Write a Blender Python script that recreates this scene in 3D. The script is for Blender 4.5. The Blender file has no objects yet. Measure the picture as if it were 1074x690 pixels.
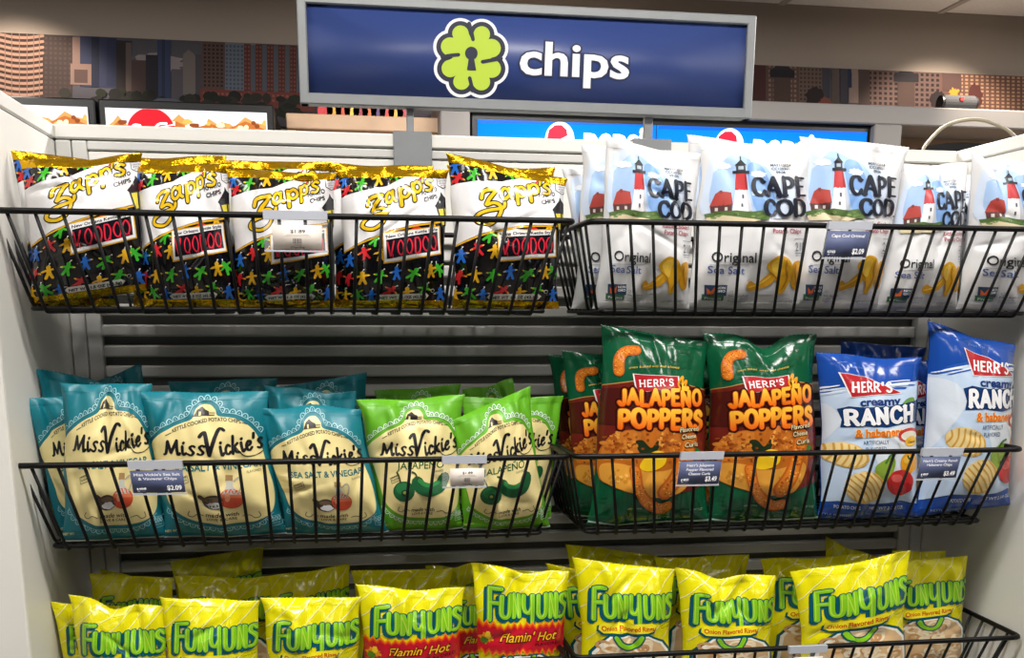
import bpy, math, random
import numpy as np
from mathutils import Vector, Matrix
from mathutils.geometry import delaunay_2d_cdt

R = random.Random(7)
SC = bpy.context.scene
COL = SC.collection
ZT = 1.60                     # height of the top of the shelf unit
W = 1.2192                    # a four foot bay

# ------------------------------------------------------------------ camera numbers
CAM = np.array([0.3513, -1.459, -0.2252 + ZT])
YAW, PITCH, ROLL, F, PY = 0.1565, 0.2201, 0.0051, 1098.9, 572.4

def cam_dir(X, Y, fwd):
    c, s = math.cos(ROLL), math.sin(ROLL); x = c*X - s*Y; up = s*X + c*Y
    c, s = math.cos(PITCH), math.sin(PITCH); y = c*fwd + s*up; z = -s*fwd + c*up
    c, s = math.cos(YAW), math.sin(YAW)
    return np.array([c*x + s*y, -s*x + c*y, z])

def at(px, py, Y):
    """the point of the place at depth Y that a pixel of the photograph shows"""
    d = cam_dir((px - 537)/F, (PY - py)/F, 1.0)
    return CAM + d*((Y - CAM[1])/d[1])

def make_camera():
    cd = bpy.data.cameras.new('camera'); o = bpy.data.objects.new('camera', cd); COL.objects.link(o)
    r, u, b = cam_dir(1, 0, 0), cam_dir(0, 1, 0), -cam_dir(0, 0, 1)
    m = Matrix(((r[0], u[0], b[0], CAM[0]), (r[1], u[1], b[1], CAM[1]), (r[2], u[2], b[2], CAM[2]), (0, 0, 0, 1)))
    o.matrix_world = m
    cd.sensor_fit = 'HORIZONTAL'; cd.sensor_width = 36; cd.lens = 36*F/1074
    cd.shift_y = (PY - 345)/1074; cd.clip_start = .02; cd.clip_end = 60
    SC.camera = o

# ------------------------------------------------------------------ materials
def lin(h):
    if isinstance(h, str):
        h = h.lstrip('#'); c = [int(h[i:i+2], 16)/255 for i in (0, 2, 4)]
    else: c = [v/255 for v in h]
    return tuple(v/12.92 if v <= .04045 else ((v + .055)/1.055)**2.4 for v in c)

def mat(name, color=None, rough=.5, metal=0, noise=0, nscale=20, bump=0, bscale=80, ink=False, coat=0, emit=0, alpha=1, trans=0, spec=.5, brough=None):
    m = bpy.data.materials.new(name); m.use_nodes = True
    nt = m.node_tree; b = nt.nodes['Principled BSDF']
    b.inputs['Roughness'].default_value = rough; b.inputs['Metallic'].default_value = metal
    b.inputs['Coat Weight'].default_value = coat; b.inputs['Coat Roughness'].default_value = .12
    b.inputs['Specular IOR Level'].default_value = spec
    b.inputs['Alpha'].default_value = alpha; b.inputs['Transmission Weight'].default_value = trans
    tc = nt.nodes.new('ShaderNodeTexCoord')
    src = None
    if ink:
        a = nt.nodes.new('ShaderNodeAttribute'); a.attribute_name = 'ink'; src = a.outputs['Color']
        nt.links.new(src, b.inputs['Base Color'])
        if emit:
            nt.links.new(src, b.inputs['Emission Color']); b.inputs['Emission Strength'].default_value = emit
    else:
        c = lin(color) + (1,)
        b.inputs['Base Color'].default_value = c
        if emit:
            b.inputs['Emission Color'].default_value = c; b.inputs['Emission Strength'].default_value = emit
        if noise:
            n = nt.nodes.new('ShaderNodeTexNoise'); n.inputs['Scale'].default_value = nscale; n.inputs['Detail'].default_value = 4
            nt.links.new(tc.outputs['Object'], n.inputs['Vector'])
            r = nt.nodes.new('ShaderNodeValToRGB')
            r.color_ramp.elements[0].position = .3; r.color_ramp.elements[1].position = .7
            r.color_ramp.elements[0].color = tuple(max(0, v*(1 - noise)) for v in c[:3]) + (1,)
            r.color_ramp.elements[1].color = tuple(min(1, v*(1 + noise)) for v in c[:3]) + (1,)
            nt.links.new(n.outputs['Fac'], r.inputs['Fac']); nt.links.new(r.outputs['Color'], b.inputs['Base Color'])
    if bump:
        n = nt.nodes.new('ShaderNodeTexNoise'); n.inputs['Scale'].default_value = bscale; n.inputs['Detail'].default_value = 3
        n.inputs['Distortion'].default_value = .6
        nt.links.new(tc.outputs['Object'], n.inputs['Vector'])
        bp = nt.nodes.new('ShaderNodeBump'); bp.inputs['Strength'].default_value = bump; bp.inputs['Distance'].default_value = .004
        nt.links.new(n.outputs['Fac'], bp.inputs['Height']); nt.links.new(bp.outputs['Normal'], b.inputs['Normal'])
    return m

M = dict(
    gloss=mat('printed_gloss_film', ink=True, rough=.17, coat=.25, bump=.17, bscale=55, spec=.5),
    satin=mat('printed_satin_film', ink=True, rough=.37, bump=.14, bscale=45, spec=.45),
    foil=mat('gold_foil', '#d8a712', rough=.22, metal=.85, bump=.5, bscale=120),
    print=mat('printed_card', ink=True, rough=.55),
    sign=mat('printed_sign_face', ink=True, rough=.35),
    mural=mat('printed_mural', ink=True, rough=.7, spec=.2),
    screen=mat('lit_header_panel', ink=True, rough=.3, emit=.6, spec=.2),
    white=mat('white_powder_coat', '#e6e4de', rough=.45, noise=.03, nscale=6, bump=.03, bscale=400),
    slat=mat('grey_white_slat_paint', '#cccbc7', rough=.5, noise=.03, nscale=8),
    groove=mat('dark_groove', '#7d7c77', rough=.7, noise=.05),
    wire=mat('black_coated_wire', '#060607', rough=.45, noise=.1, nscale=60, spec=.25),
    steel=mat('grey_painted_steel', '#8d9092', rough=.4, metal=.3, noise=.05, nscale=30),
    signframe=mat('silver_sign_frame', '#8f9294', rough=.42, metal=.35, noise=.04, nscale=40),
    clear=mat('clear_plastic', '#ffffff', rough=.3, trans=.0, alpha=.1, spec=.3, noise=.01),
    clearedge=mat('frosted_plastic_lip', '#b4b8c2', rough=.35, spec=.5, noise=.01),
    wall=mat('taupe_wall_paint', '#8f8378', rough=.85, noise=.03, nscale=3, bump=.04, bscale=300),
    casing=mat('grey_casing_paint', '#86827f', rough=.7, noise=.03, nscale=3),
    ceil=mat('ceiling_tile', '#f1eae5', rough=.9, noise=.04, nscale=120, bump=.1, bscale=300),
    tbar=mat('ceiling_tee_bar', '#b8aea6', rough=.6, noise=.02),
    floor=mat('grey_vinyl_floor', '#77736d', rough=.5, noise=.08, nscale=14),
    black=mat('black_cooler_plastic', '#0a0a0b', rough=.4, noise=.1, nscale=20),
    wood=mat('pale_wood_board', '#c9a88a', rough=.6, noise=.12, nscale=9),
    cloth=mat('grey_speaker_mesh', '#3e3e40', rough=.85, noise=.15, nscale=300),
    red=mat('red_badge', '#b0281f', rough=.5, noise=.05),
    hoop=mat('pale_hoop_plastic', '#d9cdb4', rough=.5, noise=.05),
    lamp=mat('ceiling_light_diffuser', '#fff6ea', rough=.6, emit=4, noise=.0),
    glass=mat('dark_glass_door', '#15181c', rough=.08, spec=.6, noise=.05),
)

# ------------------------------------------------------------------ object helpers
def tag(o, label=None, cat=None, group=None, kind=None):
    if label: o['label'] = label
    if cat: o['category'] = cat
    if group: o['group'] = group
    if kind: o['kind'] = kind
    return o

def empty(name, loc, label, cat, group=None):
    o = bpy.data.objects.new(name, None); COL.objects.link(o); o.location = tuple(loc); o.empty_display_size = .02
    return tag(o, label, cat, group)

def mesh_obj(name, V, Fc, m, parent=None, smooth=False, cols=None, normals=None, origin=(0, 0, 0)):
    V = np.asarray(V, dtype=np.float64).reshape(-1, 3) - np.asarray(origin)
    me = bpy.data.meshes.new(name)
    if isinstance(Fc, np.ndarray) and Fc.ndim == 2:
        n, k = Fc.shape
        me.vertices.add(len(V)); me.vertices.foreach_set('co', V.ravel())
        me.loops.add(n*k); me.loops.foreach_set('vertex_index', Fc.ravel().astype(np.int32))
        me.polygons.add(n); me.polygons.foreach_set('loop_start', np.arange(0, n*k, k, dtype=np.int32))
        me.update(calc_edges=True)
    else:
        me.from_pydata([tuple(v) for v in V], [], [tuple(int(i) for i in f) for f in Fc]); me.update()
    if smooth: me.polygons.foreach_set('use_smooth', [True]*len(me.polygons))
    if cols is not None:
        a = me.color_attributes.new('ink', 'FLOAT_COLOR', 'POINT')
        c = np.ones((len(V), 4)); c[:, :3] = cols; a.data.foreach_set('color', c.ravel())
    if normals is not None:
        me.normals_split_custom_set_from_vertices([tuple(v) for v in normals])
    me.materials.append(m)
    o = bpy.data.objects.new(name, me); COL.objects.link(o)
    if parent: o.parent = parent
    return o

class MB:
    """collects bevelled boxes, tubes and lathes into ONE mesh"""
    def __init__(s): s.v = []; s.f = []
    def add(s, V, Fc):
        n = len(s.v); s.v += [tuple(v) for v in V]; s.f += [tuple(i + n for i in f) for f in Fc]
    def box(s, x0, x1, y0, y1, z0, z1, b=.0015):
        b = min(b, abs(x1-x0)*.3, abs(y1-y0)*.3, abs(z1-z0)*.3)
        V = []; idx = {}
        lo = (x0, y0, z0); hi = (x1, y1, z1)
        for c in range(8):
            sg = [(c >> k) & 1 for k in range(3)]
            for ax in range(3):
                p = [(hi[k] - b if sg[k] else lo[k] + b) if k != ax else (hi[k] if sg[k] else lo[k]) for k in range(3)]
                idx[(c, ax)] = len(V); V.append(p)
        Fc = []
        def quad(ids):
            P = [np.array(V[i]) for i in ids]; n = np.cross(P[1]-P[0], P[2]-P[0]); ce = sum(P)/len(P)
            if np.dot(n, ce - (np.array(lo) + np.array(hi))/2) < 0: ids = ids[::-1]
            Fc.append(tuple(ids))
        for ax in range(3):
            o = [k for k in range(3) if k != ax]
            for sd in (0, 1):
                cs = []
                for a, d in ((0, 0), (1, 0), (1, 1), (0, 1)):
                    c = (sd << ax) | (a << o[0]) | (d << o[1]); cs.append(idx[(c, ax)])
                quad(cs)
            for a in (0, 1):
                for d in (0, 1):
                    c0 = (a << o[0]) | (d << o[1]); c1 = c0 | (1 << ax)
                    quad([idx[(c0, o[0])], idx[(c1, o[0])], idx[(c1, o[1])], idx[(c0, o[1])]])
        for c in range(8): quad([idx[(c, 0)], idx[(c, 1)], idx[(c, 2)]])
        s.add(V, Fc)
    def tube(s, pts, r, n=8, closed=False):
        pts = [np.array(p, float) for p in pts]; N = len(pts); V = []; Fc = []
        ref = None
        for i, p in enumerate(pts):
            a = pts[(i-1) % N] if (closed or i > 0) else p; c = pts[(i+1) % N] if (closed or i < N-1) else p
            t = c - a; t = t/np.linalg.norm(t)
            if ref is None:
                ref = np.cross(t, (0, 0, 1.) if abs(t[2]) < .9 else (1., 0, 0))
            ref = ref - t*np.dot(ref, t); ref = ref/np.linalg.norm(ref); bi = np.cross(t, ref)
            for k in range(n):
                an = 2*math.pi*k/n; V.append(p + (ref*math.cos(an) + bi*math.sin(an))*r)
        for i in range(N if closed else N-1):
            for k in range(n):
                j = (i+1) % N
                Fc.append((i*n+k, i*n+(k+1) % n, j*n+(k+1) % n, j*n+k))
        if not closed:
            Fc.append(tuple(range(n))[::-1]); Fc.append(tuple((N-1)*n + k for k in range(n)))
        s.add(V, Fc)
    def prism(s, poly, y0, y1):
        """polygon in x,z pushed from y0 to y1"""
        n = len(poly); V = [(x, y0, z) for x, z in poly] + [(x, y1, z) for x, z in poly]
        Fc = [tuple(range(n)), tuple(range(2*n-1, n-1, -1))] + [(i, i+n, (i+1) % n + n, (i+1) % n) for i in range(n)]
        s.add(V, Fc)
    def hexa(s, P):
        """eight corners: four of one end, four of the other in the same order"""
        c = sum(np.array(p) for p in P)/8
        for f in ((0, 1, 2, 3), (4, 5, 6, 7), (0, 1, 5, 4), (1, 2, 6, 5), (2, 3, 7, 6), (3, 0, 4, 7)):
            q = [np.array(P[i]) for i in f]; n = np.cross(q[1]-q[0], q[2]-q[0])
            if np.dot(n, sum(q)/4 - c) < 0: q = q[::-1]
            s.add(q, [(0, 1, 2, 3)])
    def build(s, name, m, parent=None, smooth=False, origin=(0, 0, 0)):
        return mesh_obj(name, s.v, s.f, m, parent, smooth, origin=origin)

def rounded(pts, r, n=4, closed=False):
    """polyline with its inner corners rounded"""
    pts = [np.array(p, float) for p in pts]; out = []; N = len(pts)
    for i in range(N):
        if not closed and i in (0, N-1): out.append(pts[i]); continue
        p = pts[i]; a = pts[i-1] - p; c = pts[(i+1) % N] - p
        la, lc = np.linalg.norm(a), np.linalg.norm(c); rr = min(r, la*.45, lc*.45)
        A = p + a/la*rr; Cc = p + c/lc*rr
        for k in range(n+1):
            t = k/n; out.append(A*(1-t)**2 + p*2*t*(1-t) + Cc*t*t)
    return out

# ------------------------------------------------------------------ printed artwork
def cr(pts, n=7, closed=False):
    """Catmull-Rom curve through points"""
    P = [np.array(p, float) for p in pts]; N = len(P)
    if N < 3 and not closed: return P
    out = []
    for i in range(N if closed else N-1):
        g = lambda k: P[k % N] if closed else P[min(max(k, 0), N-1)]
        a, b, c, d = g(i-1), g(i), g(i+1), g(i+2)
        for k in range(n):
            t = k/n
            out.append(.5*(2*b + (c-a)*t + (2*a-5*b+4*c-d)*t*t + (3*b-a-3*c+d)*t**3))
    if not closed: out.append(P[-1])
    return out

_tcache = {}
_tobj = None
def text_mesh(body, bold):
    global _tobj
    k = (body, bold)
    if k in _tcache: return _tcache[k]
    if _tobj is None:
        c = bpy.data.curves.new('lettering', 'FONT'); _tobj = bpy.data.objects.new('lettering', c); COL.objects.link(_tobj)
    c = _tobj.data; c.body = body; c.offset = bold; c.resolution_u = 3
    dg = bpy.context.evaluated_depsgraph_get(); dg.update()
    ev = _tobj.evaluated_get(dg); m = ev.to_mesh()
    V = np.array([v.co[:2] for v in m.vertices]).reshape(-1, 2)
    T = []
    for p in m.polygons:
        q = list(p.vertices)
        for i in range(1, len(q)-1): T.append((q[0], q[i], q[i+1]))
    ev.to_mesh_clear()
    _tcache[k] = (V, T); return _tcache[k]

def subdivide(V, T, C, L):
    V = [tuple(v) for v in V]; C = list(C)
    L2 = L*L; mid = {}
    def m(a, b):
        k = (a, b) if a < b else (b, a)
        if k not in mid:
            mid[k] = len(V); V.append(((V[a][0]+V[b][0])/2, (V[a][1]+V[b][1])/2)); C.append(tuple((C[a][i]+C[b][i])/2 for i in range(4)))
        return mid[k]
    lng = lambda a, b: (V[a][0]-V[b][0])**2 + (V[a][1]-V[b][1])**2 > L2
    st = [tuple(t) for t in T]; out = []
    while st:
        a, b, c = st.pop(); k = (lng(a, b), lng(b, c), lng(c, a)); n = sum(k)
        if n == 0: out.append((a, b, c)); continue
        if n == 3:
            x, y, z = m(a, b), m(b, c), m(c, a); st += [(a, x, z), (x, b, y), (z, y, c), (x, y, z)]; continue
        while not (k[0] and (n == 1 or k[1])): a, b, c = b, c, a; k = (k[1], k[2], k[0])
        x = m(a, b)
        if n == 1: st += [(a, x, c), (x, b, c)]
        else:
            y = m(b, c); st += [(x, b, y), (a, x, y), (a, y, c)]
    return V, out, C

def inside(P, polys):
    r = np.zeros(len(P), bool)
    for q in polys:
        q = np.array(q); x, y = P[:, 0], P[:, 1]; j = len(q)-1
        for i in range(len(q)):
            xi, yi = q[i]; xj, yj = q[j]
            if yi != yj:
                r ^= ((yi > y) != (yj > y)) & (x < (xj-xi)*(y-yi)/(yj-yi) + xi)
            j = i
    return r

# letter skeletons: y up, cap height 1
CAPS = {
 'A': (.78, [[(0, 0), (.39, 1)], [(.39, 1), (.78, 0)], [(.15, .35), (.63, .35)]], [(0, 0), (.78, 0)]),
 'B': (.66, [[(.06, 0), (.06, 1)], 'c', [(.06, 1), (.4, 1), (.56, .88), (.5, .6), (.3, .53), (.06, .53)], 'c', [(.06, .53), (.4, .53), (.64, .36), (.58, .08), (.36, 0), (.06, 0)]], []),
 'C': (.74, ['c', [(.72, .8), (.6, .95), (.4, 1), (.14, .86), (.03, .5), (.14, .14), (.4, 0), (.6, .05), (.74, .22)]], [(.72, .82)]),
 'D': (.78, [[(.08, 0), (.08, 1)], 'c', [(.08, 1), (.4, 1), (.66, .82), (.74, .5), (.66, .18), (.4, 0), (.08, 0)]], []),
 'E': (.64, [[(.08, 0), (.08, 1)], [(.08, 1), (.58, 1)], [(.08, .52), (.48, .52)], [(.08, 0), (.62, 0)]], []),
 'F': (.6, [[(.08, 0), (.08, 1)], [(.08, 1), (.58, 1)], [(.08, .5), (.46, .5)]], [(.08, 0)]),
 'H': (.76, [[(.08, 0), (.08, 1)], [(.68, 0), (.68, 1)], [(.08, .5), (.68, .5)]], [(.08, 0), (.08, 1), (.68, 0), (.68, 1)]),
 'J': (.5, ['c', [(.42, 1), (.42, .3), (.34, .04), (.16, 0), (.03, .16)]], [(.42, 1)]),
 'L': (.58, [[(.08, 0), (.08, 1)], [(.08, 0), (.56, 0)]], [(.08, 1)]),
 'N': (.8, [[(.08, 0), (.08, 1)], [(.08, 1), (.7, 0)], [(.7, 0), (.7, 1)]], [(.08, 0), (.7, 1)]),
 'O': (.84, ['o', [(.42, 1), (.14, .86), (.03, .5), (.14, .14), (.42, 0), (.7, .14), (.81, .5), (.7, .86)]], []),
 'P': (.66, [[(.08, 0), (.08, 1)], 'c', [(.08, 1), (.4, 1), (.6, .88), (.6, .62), (.4, .48), (.08, .48)]], [(.08, 0)]),
 'R': (.74, [[(.08, 0), (.08, 1)], 'c', [(.08, 1), (.4, 1), (.6, .88), (.6, .64), (.4, .5), (.08, .5)], [(.36, .5), (.7, 0)]], [(.08, 0), (.7, 0)]),
 'S': (.62, ['c', [(.55, .8), (.44, .96), (.28, 1), (.1, .88), (.1, .66), (.3, .53), (.5, .42), (.57, .2), (.44, .04), (.26, 0), (.06, .14)]], []),
 'U': (.76, ['c', [(.06, 1), (.06, .35), (.16, .06), (.38, 0), (.6, .06), (.7, .35), (.7, 1)]], []),
 'V': (.7, [[(.0, 1), (.35, 0)], [(.35, 0), (.7, 1)]], [(0, 1), (.7, 1)]),
 'Y': (.7, ['c', [(.04, 1), (.06, .62), (.2, .42), (.36, .42)], [(.62, 1), (.62, -.28)], 'c', [(.36, .42), (.5, .44), (.62, .6)]], []),
 'X': (.84, [[(.08, 0), (.08, 1)], [(.08, 1), (.7, 0)], [(.7, 0), (.7, 1)], 'c', [(.2, 1.17), (.32, 1.26), (.46, 1.16), (.58, 1.24)]], []),
 "'": (.2, [[(.1, 1), (.06, .72)]], []),
 'M': (1.0, ['c', [(.02, -.04), (.14, .1), (.2, .9)], [(.2, .9), (.46, .12)], [(.46, .12), (.8, .98)], 'c', [(.8, .98), (.82, .4), (.9, 0), (1.02, .1)]], []),
 'v': (.92, ['c', [(-.04, 1.1), (.08, 1.28), (.18, 1.2), (.36, 0)], 'c', [(.36, 0), (.56, .9), (.78, 1.5), (.98, 1.42)]], []),
 'i': (.28, ['c', [(.06, .58), (.1, .2), (.18, 0), (.3, .12)], [(.1, .8), (.12, .84)]], []),
 's': (.42, ['c', [(.36, .55), (.24, .62), (.1, .5), (.2, .32), (.32, .14), (.2, -.02), (.02, .06)]], []),
 'c': (.42, ['c', [(.38, .5), (.24, .62), (.08, .4), (.08, .14), (.22, 0), (.42, .14)]], []),
 'k': (.52, ['c', [(.14, 1.1), (.08, .5), (.06, 0)], 'c', [(.42, .6), (.24, .44), (.1, .3)], 'c', [(.16, .36), (.3, .1), (.54, .02)]], []),
 'e': (.42, ['c', [(.08, .28), (.3, .36), (.34, .54), (.2, .6), (.06, .36), (.1, .08), (.24, 0), (.42, .14)]], []),
 '&': (.74, ['c', [(.7, 0), (.2, .66), (.22, .94), (.42, .94), (.42, .68), (.08, .34), (.1, .06), (.36, .0), (.62, .4)]], []),
 ' ': (.4, [], []),
 'G': (.78, ['c', [(.72, .8), (.6, .95), (.4, 1), (.14, .86), (.03, .5), (.14, .14), (.4, 0), (.62, .06), (.7, .2)], [(.7, .05), (.7, .45)], [(.46, .45), (.74, .45)]], []),
 'I': (.24, [[(.12, 0), (.12, 1)]], [(.12, 0), (.12, 1)]),
 'T': (.66, [[(.33, 0), (.33, 1)], [(.02, 1), (.64, 1)]], [(.33, 0)]),
}

class Art:
    """a flat print: shapes in the pixels of a close-up, kept as s (-1..1 across), t (0..1 down)"""
    def __init__(s, quad, base, aspect=1.4, pinch=.0, step=.024, proj=False):
        s.q = [np.array(p, float) for p in quad]; s.A = aspect; s.step = step; s.pinch = pinch; s.H = None; s.tclip = (.003, .997)
        if proj:
            M8 = []; rh = []
            for (x, y), (u, v) in zip(s.q, ((0, 0), (1, 0), (1, 1), (0, 1))):
                M8 += [[x, y, 1, 0, 0, 0, -u*x, -u*y], [0, 0, 0, x, y, 1, -v*x, -v*y]]; rh += [u, v]
            s.H = np.append(np.linalg.solve(np.array(M8), np.array(rh)), 1).reshape(3, 3)
        s.V = []; s.C = []; s.T = []; s.L = []; s.base = lin(base); s.cnt = {}
        s.px = (np.linalg.norm(s.q[1]-s.q[0]) + np.linalg.norm(s.q[2]-s.q[3]))/2
    def inv(s, P):
        P = np.asarray(P, float).reshape(-1, 2); A, B, Cc, D = s.q
        if s.H is not None:
            h = np.concatenate([P, np.ones((len(P), 1))], 1) @ s.H.T
            return np.stack([2*h[:, 0]/h[:, 2]-1, h[:, 1]/h[:, 2]], 1)
        a = np.full(len(P), .5); t = np.full(len(P), .5)
        for _ in range(12):
            X = (A*(1-a)[:, None] + B*a[:, None])*(1-t)[:, None] + (D*(1-a)[:, None] + Cc*a[:, None])*t[:, None]
            da = (B-A)*(1-t)[:, None] + (Cc-D)*t[:, None]
            dt = (D-A)*(1-a)[:, None] + (Cc-B)*a[:, None]
            r = P - X; det = da[:, 0]*dt[:, 1] - da[:, 1]*dt[:, 0]
            a = np.clip(a + (r[:, 0]*dt[:, 1] - r[:, 1]*dt[:, 0])/det, -.4, 1.4); t = np.clip(t + (da[:, 0]*r[:, 1] - da[:, 1]*r[:, 0])/det, -.4, 1.4)
        sx = 2*a - 1
        return np.stack([sx, t], 1)
    def put(s, V, T, C, layer, L=None, ramp=None):
        """V in close-up pixels; every shape of a layer lies a hair above the one before"""
        L = L or s.px*s.step
        k = s.cnt.get(layer, 0); s.cnt[layer] = k + 1; layer = layer + .026*(k % 34)
        if ramp is not None: C = [tuple(c) + (r,) for c, r in zip(C, ramp)]
        else: C = [tuple(c) + (0.,) for c in C]
        if len(T) == 0: return
        V, T, C = subdivide(V, T, C, L)
        st = s.inv(V)
        if s.pinch:
            f = np.clip(1 - np.abs(2*st[:, 1]-1)**3.5, 0, 1)**.8
            st[:, 0] = st[:, 0]/(1 - s.pinch*f)
        T = np.array(T); out = np.abs(st[:, 0]) > .988
        t0, t1 = s.tclip; far = (st[:, 1] < t0) | (st[:, 1] > t1)
        T = T[~np.all(far[T], 1) & ~np.all(out[T], 1)]
        st[:, 1] = np.clip(st[:, 1], t0, t1)
        st[:, 0] = np.clip(st[:, 0], -.988, .988)
        if len(T) == 0: return
        a, b, c = st[T[:, 0]], st[T[:, 1]], st[T[:, 2]]
        ar = (b[:, 0]-a[:, 0])*(c[:, 1]-a[:, 1]) - (b[:, 1]-a[:, 1])*(c[:, 0]-a[:, 0])
        T[ar > 0] = T[ar > 0][:, ::-1]
        n = sum(len(v) for v in s.V)
        C = np.array(C); s.V.append(st); s.C.append(C[:, :3]); s.T.append(T + n); s.L.append(layer + C[:, 3])
    def poly(s, pts, col, layer=1, holes=(), col2=None, curve=False):
        if curve: pts = cr(pts, 6, True)
        pts = [tuple(p) for p in pts]; holes = [[tuple(p) for p in h] for h in holes]
        P = np.array(pts); x0, y0 = P.min(0); x1, y1 = P.max(0); g = s.px*s.step
        vs = list(pts); ed = []; n0 = 0
        for loop in [pts] + holes:
            if loop is not pts: vs += loop
            k = len(loop); ed += [(n0+i, n0+(i+1) % k) for i in range(k)]; n0 += k
        gx = np.arange(x0+g/2, x1, g); gy = np.arange(y0+g/2, y1, g)
        if len(gx)*len(gy):
            G = np.array([(x + (g/2 if j % 2 else 0), y) for j, y in enumerate(gy) for x in gx])
            G = G[inside(G, [pts] + holes)]; vs += [tuple(v) for v in G]
        r = delaunay_2d_cdt([Vector(v) for v in vs], ed, [], 0, 1e-4, False)
        V = np.array([tuple(v) for v in r[0]]); T = np.array([tuple(f) for f in r[2] if len(f) == 3])
        if len(T) == 0: return
        ce = V[T].mean(1); T = T[inside(ce, [pts] + holes)]
        c0 = np.array(lin(col)); c1 = np.array(lin(col2)) if col2 else c0
        u = ((V[:, 1]-y0)/max(y1-y0, 1e-6))[:, None]
        s.put(V, [tuple(t) for t in T], [tuple(c) for c in c0*(1-u) + c1*u], layer, s.px*s.step*1.5)
    def ell(s, x, y, rx, ry, col, layer=1, rot=0, n=28, col2=None, jag=0):
        c, d = math.cos(rot), math.sin(rot); P = []
        for i in range(n):
            a = 2*math.pi*i/n; k = 1 + (R.uniform(-jag, jag) if jag else 0)
            X, Y = rx*k*math.cos(a), ry*k*math.sin(a); P.append((x + c*X - d*Y, y + d*X + c*Y))
        s.poly(P, col, layer, col2=col2)
    def rect(s, x0, y0, x1, y1, col, layer=1, dy=0, col2=None):
        s.poly([(x0, y0), (x1, y0+dy), (x1, y1+dy), (x0, y1)], col, layer, col2=col2)
    def stroke(s, pts, w, col, layer=1, curve=True, cap=True, contrast=0, taper=False, closed=False, nib=0., col2=None, yr=None):
        P = cr(pts, 7, closed) if curve else [np.array(p, float) for p in pts]
        if closed: P = P + [P[0]]
        Q = [P[0]]
        g = s.px*.022
        for a, b in zip(P[:-1], P[1:]):
            k = max(1, int(np.linalg.norm(b-a)/g))
            Q += [a + (b-a)*(i+1)/k for i in range(k)]
        P = np.array(Q); N = len(P)
        if N < 2: return
        tg = np.gradient(P, axis=0); ln = np.linalg.norm(tg, axis=1); ln[ln == 0] = 1e-6; tg = tg/ln[:, None]
        nr = np.stack([-tg[:, 1], tg[:, 0]], 1); hw = np.full(N, w/2)
        if contrast:
            hw = hw*((1-contrast) + contrast*np.abs(tg[:, 1]*math.cos(nib) + tg[:, 0]*math.sin(nib)))
        if taper:
            u = np.linspace(0, 1, N); hw = hw*np.clip(np.minimum(u, 1-u)*5 + .25, 0, 1)
        V = np.concatenate([P + nr*hw[:, None], P - nr*hw[:, None]]); T = []
        for i in range(N-1): T += [(i, i+1, N+i), (i+1, N+i+1, N+i)]
        if cap:
            for e in (0, N-1):
                b = len(V); m = 5
                dr = tg[e] if e else -tg[e]; nn = np.array([-dr[1], dr[0]])
                ring = [P[e] + hw[e]*(nn*math.cos(math.pi*k/m) + dr*math.sin(math.pi*k/m)) for k in range(m+1)]
                V = np.concatenate([V, [P[e]], ring])
                T += [(b, b+1+k, b+2+k) for k in range(m)]
        if col2:
            c0, c1 = np.array(lin(col)), np.array(lin(col2)); u = np.clip((V[:, 1]-yr[0])/(yr[1]-yr[0]), 0, 1)[:, None]; C = [tuple(c) for c in c0*(1-u) + c1*u]
        else: C = [lin(col)]*len(V)
        ra = np.concatenate([np.linspace(0, .024, N)]*2 + [np.full(len(V)-2*N, .012)])
        s.put(V, T, C, layer, ramp=ra)
    def _frame(s, p0, p1, h, bow, slant, wid, grow=0):
        p0, p1 = np.array(p0, float), np.array(p1, float); d = p1 - p0; L = np.linalg.norm(d); d = d/L; n = np.array([d[1], -d[0]])
        def f(x, y):
            u = x/wid; k = 1 + grow*u
            return p0 + d*(u*L + slant*y*h) + n*(y*h*k + bow*4*u*(1-u))
        return f, L
    def text(s, body, p0, p1, h, col, layer=2, bold=.0, slant=0, bow=0, col2=None, out=None, grow=0):
        """baseline from p0 to p1 (px of the close-up), h = cap height"""
        V, T = text_mesh(body, bold)
        if len(V) == 0: return
        x0, x1 = V[:, 0].min(), V[:, 0].max()
        f, L = s._frame(p0, p1, h, bow, slant, x1-x0, grow)
        P = [f(v[0]-x0, v[1]/.72) for v in V]
        c0 = np.array(lin(col)); c1 = np.array(lin(col2)) if col2 else c0
        C = [tuple(c1*(1-min(1, max(0, v[1]/.72))) + c0*min(1, max(0, v[1]/.72))) for v in V]
        s.put(P, T, C, layer)
        if out:
            for b, c, l in out:
                V2, T2 = text_mesh(body, b)
                s.put([f(v[0]-x0, v[1]/.72) for v in V2], T2, [lin(c)]*len(V2), l)
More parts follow.
